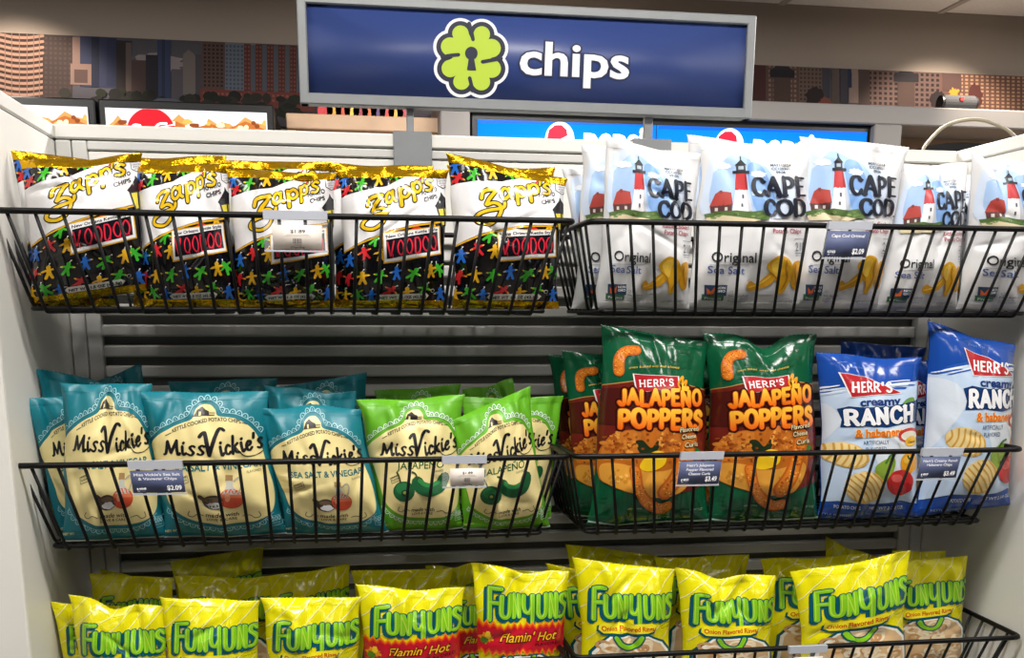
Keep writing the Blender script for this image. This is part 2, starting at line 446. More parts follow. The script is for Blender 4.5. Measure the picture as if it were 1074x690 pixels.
    def caps(s, body, p0, p1, h, wt, col, layer=2, serif=0, contrast=0, slant=0, bow=0, out=(), gap=.16, col2=None, grow=0, jump=None, shift=(0, 0)):
        x = 0; items = []
        for i, ch in enumerate(body):
            w, st, sf = CAPS[ch]; items.append((x, st, sf, i)); x += w + gap
        wid = x - gap
        f, L = s._frame(p0, p1, h, bow, slant, wid, grow)
        for x0, st, sf, i in items:
            oy = jump[i] if jump else 0; cur = None
            for e in st:
                if isinstance(e, str): cur = e; continue
                P = [np.array(f(px+x0, py+oy)) + shift for px, py in (cr(e, 6, cur == 'o') if cur else e)]
                if cur == 'o': P.append(P[0])
                yr = None
                if col2: yr = (f(x0, 1)[1], f(x0, 0)[1])
                s.stroke(P, wt, col, layer, curve=False, cap=True, contrast=contrast, col2=col2, yr=yr)
                for ex, cc, ll in out: s.stroke(P, wt + ex, cc, ll, curve=False, cap=True)
                cur = None
            if serif:
                for px, py in sf:
                    a = f(px+x0-serif, py+oy) + np.array(shift); b = f(px+x0+serif, py+oy) + np.array(shift)
                    s.stroke([a, b], wt*.5, col, layer, curve=False)
                    for ex, cc, ll in out: s.stroke([a, b], wt*.5 + ex, cc, ll, curve=False)
    def arrays(s):
        if not s.V: return np.zeros((0, 2)), np.zeros((0, 3), int), np.zeros((0, 3)), np.zeros(0)
        return np.concatenate(s.V), np.concatenate(s.T), np.concatenate(s.C), np.concatenate(s.L)

def flat_print(name, art, corners, m, parent=None, origin=(0, 0, 0), lift=.0004, thick=.004):
    """a printed board: a thin slab with the print on its front"""
    TL, TR, BR, BL = [np.array(c, float) for c in corners]
    n = np.cross(TR-TL, BL-TL); n = n/np.linalg.norm(n)
    if n[1] > 0: n = -n
    st, T, C, L = art.arrays()
    a = ((st[:, 0]+1)/2)[:, None]; t = st[:, 1][:, None]
    P = (TL*(1-a)+TR*a)*(1-t) + (BL*(1-a)+BR*a)*t + n*(L*lift)[:, None]
    B = np.array([TL, TR, BR, BL] + [c - n*thick for c in (TL, TR, BR, BL)]); k = len(P)
    Q = [(3, 2, 1, 0), (4, 5, 6, 7), (0, 1, 5, 4), (1, 2, 6, 5), (2, 3, 7, 6), (3, 0, 4, 7)]
    bt = []
    for q in Q: bt += [(q[0]+k, q[1]+k, q[2]+k), (q[0]+k, q[2]+k, q[3]+k)]
    V = np.concatenate([P, B]); Tt = np.concatenate([T.reshape(-1, 3), np.array(bt)]).astype(int)
    Cc = np.concatenate([C.reshape(-1, 3), np.tile(np.array(art.base), (8, 1))])
    return mesh_obj(name, V, Tt, m, parent, cols=Cc, origin=origin)


# ------------------------------------------------------------------ the prints (coordinates are pixels of close-ups of one bag each)
def doll(A, x, y, h, col, rot=0, layer=2):
    """little figure with pins: head, arms, legs"""
    c, d = math.cos(math.radians(rot)), math.sin(math.radians(rot))
    g = lambda px, py: (x + (c*px - d*py)*h, y + (d*px + c*py)*h)
    w = h*.2
    A.stroke([g(0, -.16), g(0, .14)], h*.3, col, layer, curve=False)
    A.ell(*g(0, -.34), h*.15, h*.16, col, layer, n=14)
    for s in (-1, 1):
        A.stroke([g(.05*s, -.14), g(.36*s, -.06 - .1*(s > 0))], w*.8, col, layer, curve=False)
        A.stroke([g(.06*s, .12), g(.2*s, .47)], w*.95, col, layer, curve=False)
        A.stroke([g(.36*s, -.06 - .1*(s > 0)), g(.46*s, -.04 - .12*(s > 0))], w*.42, '#e8c040', layer, curve=False)
    A.stroke([g(.02, -.48), g(.1, -.62)], h*.035, '#e8e8e8', layer, curve=False)
    A.ell(*g(.1, -.62), h*.05, h*.05, '#f0f0f0', layer, n=8)

BLUE, GREEN, YEL, RED = '#2467c4', '#3fae2e', '#eab324', '#d02a30'

def art_voodoo():
    A = Art([(25, 36), (494, 131), (454, 672), (51, 654)], '#0e0d0f', 1.42, .085); A.tclip = (.062, .938)
    A.poly([(30, 172), (70, 158), (130, 150), (230, 150), (270, 138), (320, 126), (420, 120), (500, 128), (505, 250), (480, 318), (400, 322), (330, 322), (230, 335), (150, 355), (100, 378), (40, 412)], '#ebeaec', 3)
    A.stroke([(36, 417), (95, 386), (150, 362), (230, 341), (330, 328), (400, 327), (480, 324)], 7, '#d9a520', 3)
    K = '#1a1510'; Y = '#e9bd1c'
    def lt(pts, w=15, curve=True, closed=False):
        A.stroke(pts, w+9, K, 4, curve=curve, closed=closed); A.stroke(pts, w, Y, 5, curve=curve, closed=closed)
    lt([(152, 218), (158, 196), (176, 186), (206, 184), (204, 192)], 14); lt([(204, 190), (180, 222), (170, 242)], 13, False)
    lt([(172, 244), (196, 236), (218, 246), (222, 268), (206, 300), (176, 318), (146, 314), (132, 300), (142, 280), (176, 266), (228, 256), (236, 238)], 12)
    lt([(252, 186), (238, 178), (226, 192), (226, 212), (238, 222), (252, 208)], 12); lt([(256, 176), (256, 206), (268, 218)], 12)
    lt([(284, 172), (288, 240)], 13, False); lt([(286, 180), (302, 168), (316, 180), (316, 200), (302, 210), (288, 202)], 11)
    lt([(332, 162), (338, 228)], 13, False); lt([(334, 170), (350, 156), (364, 168), (364, 188), (350, 198), (338, 190)], 11)
    lt([(378, 140), (374, 160)], 8, False)
    lt([(414, 160), (402, 154), (390, 164), (402, 174), (412, 184), (404, 196), (386, 194)], 10)
    doll(A, 374, 136, 34, RED, 20, 4)
    A.text('POTATO', (368, 214), (436, 204), 17, K, 4, bold=.03); A.text('CHIPS', (376, 240), (434, 232), 17, K, 4, bold=.03)
    A.stroke([(440, 128), (486, 136), (484, 190), (462, 198), (440, 182), (440, 128)], 3, '#4a4a50', 4, curve=False)
    A.text('220', (445, 158), (484, 164), 20, '#3a3a40', 4, bold=.01)
    for i in range(3): A.text(('calories', 'per', 'serving')[i], (446 + 4*i, 170 + 9*i), (480 - 4*i, 173 + 9*i), 7, '#5a5a60', 4)
    # street lamp at the right edge
    A.poly([(418, 262), (432, 246), (448, 224), (452, 210), (458, 224), (476, 248), (490, 264), (482, 272), (424, 270)], '#2a2a2e', 4)
    A.poly([(424, 270), (482, 272), (466, 344), (440, 344)], '#3a3a3e', 4)
    A.poly([(431, 276), (451, 276), (451, 338), (443, 338)], '#e8d848', 5); A.poly([(456, 276), (476, 278), (464, 338), (456, 338)], '#c8c040', 5)
    A.stroke([(453, 344), (456, 400), (452, 520), (450, 600)], 14, '#4a4a50', 2)
    # name plate
    A.poly([(208, 342), (432, 340), (434, 452), (208, 468)], '#d9a520', 4); A.poly([(212, 346), (428, 344), (430, 447), (212, 462)], '#f0eff0', 5)
    A.poly([(220, 370), (421, 362), (422, 436), (221, 449)], '#17131a', 6)
    A.text('New Orleans Kettle Style', (220, 364), (422, 358), 12, '#1a1510', 6, bold=.02)
    x = [(236, 'V'), (275, 'O'), (309, 'O'), (340, 'D'), (372, 'O'), (402, 'O')]
    for i, (cx, ch) in enumerate(x):
        y0, y1 = 380 - i*1.2, 440 - i*2
        if ch == 'V': A.stroke([(cx-12, y0), (cx-1, y1), (cx+1, y1), (cx+12, y0)], 6, '#d82a40', 7, curve=False)
        elif ch == 'D':
            A.stroke([(cx-9, y0), (cx-9, y1), (cx+4, y1-2), (cx+11, (y0+y1)/2), (cx+4, y0+2), (cx-9, y0)], 5.5, '#d82a40', 7)
        else: A.stroke([(cx, y0), (cx-11, y0+20), (cx-9, y1-12), (cx+1, y1), (cx+10, y1-14), (cx+10, y0+18)], 5.5, '#d82a40', 7, closed=True)
        A.stroke([(cx+8, y1-8), (cx+8, y1+6)], 3, '#d82a40', 7, curve=False)
    for X, Yy, c, r in ((60, 92, BLUE, 0), (126, 122, GREEN, 25), (198, 112, YEL, 0), (268, 112, GREEN, -40), (340, 116, BLUE, 70), (68, 140, RED, 30), (398, 116, RED, 60), (335, 336, RED, 40), (405, 322, YEL, 0),
                        (180, 362, GREEN, 30), (262, 352, BLUE, 0), (82, 440, BLUE, 0), (138, 415, RED, -15), (198, 425, YEL, 0), (74, 524, RED, 20), (128, 520, YEL, 0), (194, 520, GREEN, 20), (256, 510, BLUE, 0),
                        (320, 520, GREEN, 40), (388, 512, YEL, 0), (424, 512, GREEN, -30), (62, 598, YEL, 0), (110, 592, GREEN, -25), (160, 602, BLUE, 0), (230, 584, RED, 45), (296, 598, YEL, 0), (358, 588, GREEN, 25), (424, 610, BLUE, 0)):
        doll(A, X, Yy, 54, c, r, 1)
    A.poly([(188, 596), (364, 601), (376, 612), (364, 625), (188, 621), (176, 608)], '#e8e4de', 3)
    A.text('NET WT 1.5 OZ (42.5g)', (190, 615), (364, 619), 11, K, 4, bold=.03)
    A.ell(392, 594, 8, 8, '#c8c8c8', 3); A.ell(392, 594, 5.5, 5.5, '#131214', 4)
    return A

def art_light():
    A = Art([(47, 50), (470, 60), (395, 672), (10, 668)], '#dededf', 1.52, .085)
    A.poly([(72, 150), (90, 96), (150, 84), (250, 92), (300, 130), (350, 160), (360, 230), (340, 300), (300, 330), (200, 320), (70, 320), (60, 240)], '#cfdcef', 1, curve=True)
    A.poly([(84, 180), (100, 150), (150, 100), (220, 120), (270, 150), (300, 220), (290, 290), (240, 320), (90, 300)], '#a8c6ec', 2, curve=True)
    A.poly([(196, 140), (240, 130), (270, 190), (290, 260), (280, 310), (220, 305), (200, 230)], '#7fa6dc', 3, curve=True)
    A.ell(235, 170, 26, 12, '#e4ecf6', 4, jag=.2); A.ell(120, 140, 26, 12, '#eef3fa', 4, jag=.2); A.ell(225, 240, 22, 9, '#c8dcf4', 4, jag=.2)
    A.poly([(140, 304), (204, 304), (192, 226), (152, 226)], '#f2f2f4', 5); A.poly([(185, 226), (192, 226), (204, 304), (190, 304)], '#c9ccd6', 6)
    A.poly([(151, 228), (192, 228), (187, 168), (157, 168)], '#c23a3e', 5); A.poly([(182, 168), (187, 168), (192, 228), (184, 228)], '#9a2a30', 6)
    A.rect(148, 158, 199, 168, '#22242a', 6); A.rect(158, 138, 186, 158, '#3a3e48', 6); A.rect(164, 142, 180, 154, '#a8b4c0', 7)
    A.poly([(154, 139), (172, 118), (190, 139)], '#1c1e24', 7); A.rect(170, 108, 174, 122, '#1c1e24', 6)
    A.rect(172, 244, 178, 258, '#5a5c68', 7); A.rect(168, 276, 174, 288, '#5a5c68', 7)
    A.poly([(78, 286), (92, 240), (104, 230), (138, 236), (142, 280)], '#b3463e', 5); A.poly([(80, 284), (140, 278), (138, 310), (82, 310)], '#5c3a3a', 5)
    A.rect(104, 228, 112, 240, '#8a3a34', 6); A.rect(92, 290, 100, 302, '#d8d0c8', 6); A.rect(118, 288, 126, 300, '#d8d0c8', 6)
    A.poly([(66, 312), (100, 304), (150, 300), (200, 306), (236, 300), (262, 322), (258, 334), (70, 332)], '#56703c', 6)
    A.poly([(70, 326), (110, 316), (170, 326), (230, 334), (200, 344), (74, 342)], '#d9caa6', 7)
    for i in range(16): A.ell(R.uniform(85, 245), R.uniform(306, 328), R.uniform(5, 10), R.uniform(3, 5), R.choice(['#46602e', '#6a8448', '#7a9458']), 7, n=9)
    N = '#1d2230'
    A.caps('CAPE', (210, 247), (398, 246), 62, 16, N, 8, serif=.14, contrast=.52, gap=.22)
    A.caps('COD', (246, 319), (392, 317), 54, 16, N, 8, serif=.0, contrast=.52, gap=.18)
    A.ell(401, 318, 4, 4, N, 8, n=8)
    A.text('MAY112024', (280, 141), (358, 141), 9, '#3a3c44', 4, bold=.02); A.text('CC120301', (282, 154), (352, 154), 9, '#3a3c44', 4, bold=.02); A.text('09:06', (298, 167), (334, 167), 9, '#3a3c44', 4, bold=.02)
    A.text('Kettle Cooked', (262, 358), (384, 358), 17, '#a0344e', 2, bold=.015); A.text('Potato Chips', (270, 382), (380, 382), 17, '#a0344e', 2, bold=.015)
    A.text('210', (354, 448), (398, 448), 34, '#5a5e6a', 2); A.rect(352, 402, 400, 404, '#7a7e8a', 2); A.rect(352, 454, 400, 457, '#7a7e8a', 2)
    A.text('calories per serving', (354, 466), (398, 466), 6, '#5a5e6a', 2)
    A.text('Original', (80, 486), (214, 490), 38, '#1d2024', 2, bold=.008)
    A.rect(76, 497, 190, 499, '#a8aab2', 2)
    A.text('Sea Salt', (70, 528), (176, 532), 28, '#4a62a4', 2, bold=.005)
    G = '#dba41e'
    A.poly([(184, 572), (198, 556), (222, 566), (246, 540), (266, 524), (280, 544), (262, 572), (232, 586), (206, 594), (190, 588)], '#d69c1a', 3, curve=True)
    A.poly([(252, 494), (284, 466), (316, 470), (336, 492), (338, 530), (326, 566), (306, 604), (290, 600), (288, 570), (272, 544), (256, 516)], G, 4, curve=True)
    A.poly([(338, 506), (352, 486), (372, 484), (384, 502), (378, 546), (364, 584), (348, 588), (334, 566)], '#cf951a', 3, curve=True)
    A.poly([(264, 496), (290, 476), (306, 484), (296, 512), (290, 540), (276, 534)], '#efc548', 5, curve=True)
    A.stroke([(318, 480), (312, 516), (318, 548), (300, 594)], 7, '#b67c16', 5, taper=True); A.stroke([(258, 520), (282, 548), (292, 586)], 5, '#b67c16', 5, taper=True)
    A.stroke([(190, 580), (214, 574), (240, 560), (266, 536)], 6, '#edc24a', 4, taper=True); A.stroke([(354, 496), (350, 530), (358, 574)], 6, '#ad7614', 4, taper=True)
    A.ell(270, 600, 60, 8, '#d0d0d2', 1)
    A.rect(62, 572, 128, 612, '#27405e', 3); A.poly([(56, 606), (122, 610), (122, 630), (56, 628)], '#3d6a4a', 3)
    A.poly([(68, 582), (80, 596), (92, 576), (90, 604), (70, 606)], '#d8642c', 4); A.text('NON', (96, 586), (124, 586), 9, '#e8ecf0', 4, bold=.03); A.text('GMO', (96, 598), (124, 598), 9, '#e8ecf0', 4, bold=.03)
    A.text('Project', (64, 624), (116, 626), 9, '#e8ecf0', 4)
    A.text('No Artificial', (136, 616), (196, 616), 9, '#5a5e6a', 2); A.text('Colors, Flavors', (136, 626), (196, 626), 8, '#8a8e9a', 2); A.text('Preservatives', (136, 635), (190, 635), 8, '#8a8e9a', 2)
    A.ell(142, 597, 5, 5, '#9a9ea8', 2, n=10); A.ell(142, 597, 3.4, 3.4, '#dededf', 3, n=10)
    A.text('NET WT 1.5 OZ', (270, 640), (350, 640), 9, '#8a8e9a', 2)
    return A

def lace(A, pts, r, col, layer, w=3.2):
    P = cr(pts, 12); L = 0; last = None; step = r*2.1; ac = 0
    A.stroke(pts, w*.7, col, layer)
    for a, b in zip(P[:-1], P[1:]):
        ac += np.linalg.norm(b-a)
        if ac >= step:
            ac = 0; t = (b-a)/np.linalg.norm(b-a); n = np.array([t[1], -t[0]])
            A.stroke([b - t*r, b - t*r*.8 + n*r*1.0, b + n*r*1.5, b + t*r*.8 + n*r*1.0, b + t*r], w, col, layer, cap=False)
            A.ell(*(b + n*r*.6), r*.22, r*.22, col, layer, n=7)

def script_name(A, base, col, layer):
    """the handwritten name: two words, the second rising"""
    A.caps('M', (132, 300), (192, 300), 56, 12.5, col, layer, contrast=.45)
    A.caps('iss', (196, 300), (286, 296), 58, 11, col, layer, contrast=.4, gap=.1, slant=.1)
    A.caps('v', (270, 300), (352, 298), 68, 15.5, col, layer, contrast=.5)
    A.caps("ickie's", (342, 302), (500, 270), 62, 11, col, layer, contrast=.4, gap=.09, slant=.1)
    A.stroke([(400, 268), (430, 300), (470, 302), (500, 286)], 3.5, col, layer)

def art_vickie(lime=False):
    base = '#63ad22' if lime else '#137684'
    A = Art([(5, 57), (522, 55), (590, 640), (128, 672)], base, 1.30, .085)
    ink = '#1a5a2a' if lime else '#17707a'; K = '#17161a'; W_ = '#dcebe0' if lime else '#9fd2da'
    oval = [(70, 290), (84, 252), (120, 218), (168, 188), (222, 164), (238, 150), (246, 118), (270, 102), (300, 102), (320, 122), (332, 146), (396, 156), (448, 186), (484, 240), (512, 340), (538, 470), (530, 536), (480, 568), (420, 580), (340, 584), (250, 574), (190, 548), (156, 512), (134, 450), (96, 350)]
    A.poly(oval, '#eedd9c', 1, curve=True)
    lace(A, [(70, 246), (110, 204), (165, 172), (216, 146), (232, 112), (262, 88), (300, 84), (330, 104), (346, 132), (400, 140), (450, 166), (486, 210)], 11, W_, 2)
    lace(A, [(536, 540), (480, 582), (420, 597), (340, 601), (250, 592), (184, 566), (146, 528)], 11, W_, 2)
    A.poly([(240, 146), (250, 122), (268, 110), (282, 122), (296, 128), (298, 146)], '#2a2420', 2); A.rect(256, 130, 264, 146, '#eedd9c', 3); A.stroke([(236, 147), (316, 142)], 4, '#4a4030', 2, curve=False)
    A.stroke([(298, 134), (318, 134)], 3, '#4a4030', 2, curve=False)
    A.text('KETTLE COOKED POTATO CHIPS', (162, 216), (418, 176), 15, '#3a342a', 2, bold=.02, bow=26)
    A.stroke([(136, 226), (156, 216)], 3, '#3a342a', 2, curve=False); A.stroke([(422, 172), (440, 178)], 3, '#3a342a', 2, curve=False)
    script_name(A, base, K, 3)
    if lime:
        A.text('JALAPE\u00d1O', (210, 362), (440, 356), 32, ink, 2, bold=.01)
        A.text('FLAVORED', (390, 376), (440, 372), 10, '#5a5440', 2)
        A.ell(250, 460, 52, 46, '#1c5a34', 3, n=26); A.ell(244, 448, 34, 26, '#2c7a44', 4); A.ell(256, 466, 18, 15, '#123e26', 5); A.ell(254, 464, 9, 7, '#8a9a4a', 6)
        A.stroke([(232, 420), (222, 392), (212, 376)], 8, '#3a4a24', 4)
        A.stroke([(312, 420), (336, 442), (380, 452), (428, 436), (446, 404)], 58, '#1c5a34', 4); A.stroke([(322, 410), (350, 428), (386, 432), (420, 420)], 18, '#348a4a', 5)
        A.stroke([(312, 404), (302, 382), (284, 374)], 8, '#3a4a24', 5)
    else:
        A.text('SEA SALT & VINEGAR', (168, 370), (494, 346), 29, ink, 2, bold=.02)
        A.text('FLAVORED', (440, 372), (490, 366), 10, '#5a5440', 2)
        A.ell(386, 474, 46, 40, '#dd5f38', 3, n=28, col2='#c8442a'); A.poly([(366, 398), (388, 398), (392, 426), (412, 444), (424, 458), (350, 458), (360, 440), (366, 424)], '#c3c3bb', 3)
        A.poly([(350, 456), (424, 456), (430, 470), (344, 470)], '#e27a50', 4); A.ell(370, 468, 10, 18, '#eea07c', 5, n=12)
        A.rect(362, 378, 390, 402, '#a88458', 4); A.stroke([(394, 402), (414, 386), (424, 404), (416, 436), (408, 446)], 6, '#b9b4a4', 4)
        A.ell(318, 490, 40, 30, '#46382c', 3, n=22); A.stroke([(270, 468), (290, 482)], 18, '#46382c', 3, curve=False); A.ell(322, 502, 26, 14, '#d8d8da', 4, jag=.15); A.ell(316, 478, 26, 10, '#6a5644', 4)
    A.text('made with', (292, 552), (410, 548), 18, K, 2, slant=.2, bold=.01)
    A.text('LOVE & CARE', (296, 568), (404, 564), 11, K, 2, bold=.01)
    A.stroke([(232, 532), (226, 550), (244, 556), (262, 542), (284, 548)], 2.6, K, 2); A.stroke([(484, 530), (490, 548), (472, 556), (452, 544), (424, 550)], 2.6, K, 2)
    A.stroke([(182, 404), (222, 384), (228, 410), (190, 428), (182, 404)], 2.2, '#4a4636', 2, curve=False); A.text('NO ARTIFICIAL', (188, 406), (220, 392), 7, '#4a4636', 2, bold=.02); A.text('FLAVORS', (192, 418), (222, 404), 7, '#4a4636', 2, bold=.02)
    A.text('200', (530, 578), (562, 574), 19, W_, 2, bold=.02); A.stroke([(526, 556), (566, 552), (568, 592), (530, 598), (526, 556)], 2, W_, 2, curve=False)
    A.text('calories', (532, 588), (560, 586), 7, W_, 2)
    A.text('NET WT', (136, 646), (186, 634), 10, '#e8d890', 2, bold=.03)
    A.poly([(130, 664), (250, 651), (400, 644), (588, 630), (588, 636), (400, 651), (250, 659), (130, 671)], '#d8e4e4', 3)
    return A

def speck(A, pts, n, rr, cols, layer):
    x0, y0, x1, y1 = pts
    for i in range(n):
        A.ell(R.uniform(x0, x1), R.uniform(y0, y1), R.uniform(.5, 1)*rr, R.uniform(.4, .8)*rr, R.choice(cols), layer, n=6)

def herrs(A, quad, base, h, layer, wt):
    q = [np.array(p, float) for p in quad]; c = sum(q)/4
    A.poly([c + (p-c)*1.07 for p in q], '#f0eeee', layer); A.poly(quad, '#b3262e', layer+1)
    A.caps("HERR'S", base[0], base[1], h, wt, '#f6f4f4', layer+2, serif=.1, gap=.26)

def art_popper():
    A = Art([(48, 15), (388, 70), (395, 645), (-3, 665)], '#0b5334', 1.62, .085)
    A.poly([(14, 214), (60, 202), (130, 190), (200, 188), (280, 196), (400, 228), (405, 500), (330, 530), (200, 556), (100, 528), (40, 486), (4, 470)], '#6a2016', 1)
    A.stroke([(14, 214), (60, 202), (130, 190), (200, 188), (280, 196), (400, 228)], 3, '#b8864a', 2)
    A.poly([(10, 225), (70, 212), (200, 202), (300, 210), (400, 250), (400, 330), (10, 330)], '#4a1610', 2)
    speck(A, (150, 90, 330, 150), 40, 12, ['#0a4a2c', '#0b5232'], 1)
    # stuffed pepper
    A.poly([(36, 500), (34, 440), (48, 392), (82, 352), (150, 336), (230, 332), (280, 340), (320, 380), (330, 430), (318, 490), (270, 545), (190, 556), (110, 538), (60, 520)], '#b9661e', 3, curve=True)
    A.poly([(40, 500), (44, 456), (100, 450), (200, 470), (300, 450), (320, 480), (270, 543), (190, 554), (110, 536), (60, 518)], '#dc9a3a', 4, curve=True)
    A.poly([(48, 400), (84, 356), (146, 342), (150, 380), (140, 430), (80, 440), (46, 440)], '#c9752a', 4, curve=True); A.poly([(200, 340), (260, 340), (300, 372), (290, 410), (240, 400), (206, 380)], '#c06a24', 4, curve=True)
    A.poly([(136, 376), (158, 372), (180, 394), (200, 372), (210, 380), (192, 412), (166, 420), (146, 408)], '#20301a', 5, curve=True)
    A.poly([(148, 456), (168, 420), (196, 404), (224, 412), (226, 440), (206, 460), (170, 470)], '#ecc020', 6, curve=True)
    A.ell(205, 420, 18, 12, '#f6d850', 7)
    for x0, y0, x1, y1, n, cs in ((50, 352, 140, 440, 46, ['#a8581c', '#e09a40', '#8f4414', '#d2842e']), (206, 340, 300, 410, 46, ['#a8581c', '#e09a40', '#8f4414', '#c8742a']), (60, 470, 130, 520, 14, ['#e8b458', '#c98428']), (220, 470, 300, 520, 14, ['#e8b458', '#c98428'])):
        for i in range(n): A.ell(R.uniform(x0, x1), R.uniform(y0, y1), R.uniform(4, 11), R.uniform(3, 7), R.choice(cs), 5, rot=R.uniform(0, 3), n=7, jag=.2)
    def curl(pts, w, lay):
        A.stroke(pts, w, '#c2601c', lay); A.stroke(pts, w*.72, '#d97c26', lay+1)
        P = cr(pts, 8)
        for p in P[1:-1]:
            for k in range(3): A.ell(p[0]+R.uniform(-.35, .35)*w, p[1]+R.uniform(-.35, .35)*w, w*.07, w*.05, R.choice(['#a8481a', '#e8a03c', '#b8561c', '#f0b850']), lay+2, n=6)
    curl([(306, 372), (288, 430), (262, 490), (226, 536)], 52, 6)
    curl([(134, 468), (142, 520), (170, 566), (206, 590), (238, 584)], 36, 9)
    curl([(94, 160), (96, 124), (112, 100), (146, 94)], 30, 3)
    speck(A, (60, 350, 290, 440), 46, 6, ['#a8541a', '#d88a34', '#8a3e14'], 5)
    A.poly([(298, 402), (322, 396), (344, 408), (326, 424), (300, 420)], '#1f6a34', 5, curve=True)
    A.text('oven baked with real cheese', (122, 152), (280, 152), 8, '#e0c050', 3, slant=.2, bow=6)
    herrs(A, [(138, 168), (272, 176), (270, 210), (146, 222)], ((152, 206), (256, 203)), 20, 4, 3.6)
    A.stroke([(276, 212), (272, 196), (288, 176), (284, 200), (298, 188), (292, 212)], 6, '#f09a20', 6); A.stroke([(284, 212), (286, 198)], 5, '#f8d040', 7, curve=False)
    o = lambda a, b: [(.17, '#3a0d06', b), (.10, '#7a1c08', b+1)]
    K = '#2c0a06'
    for tx, p0, p1, h, hop, ly, wt in (('JALAPEXO', (92, 262), (346, 266), 44, [0, .08, 0, .1, .02, .08, -.02, .06], 5, 11.5), ('POPPERS', (92, 330), (346, 336), 52, [-.08, .04, 0, .06, 0, .06, -.02], 6, 14)):
        A.caps(tx, p0, p1, h, wt, '#ffc23c', ly+3, gap=.22, col2='#ee6a14', jump=hop, out=((13, K, ly), (5, '#9a3208', ly+1)))
    for i, (t, x0, x1, y) in enumerate((('Flavored', 270, 332, 346), ('Cheese', 276, 324, 368), ('Curls', 286, 330, 394))):
        A.text(t, (x0, y), (x1, y-3), 15, '#f4e2b0', 13, bold=.012, slant=.1, out=((.075, '#2a0c06', 12),))
    speck(A, (40, 560, 350, 620), 30, 10, ['#0a4e30', '#0b5434'], 2)
    A.text('NET WT 7.5 OZ', (316, 602), (360, 602), 8, '#a8c8a8', 3); A.text('AMERICAN CHEESE', (110, 596), (160, 596), 5, '#a8c8a8', 3)
    A.poly([(0, 646), (100, 652), (200, 640), (390, 634), (390, 640), (200, 646), (100, 658), (0, 652)], '#b8d4c4', 3)
    return A

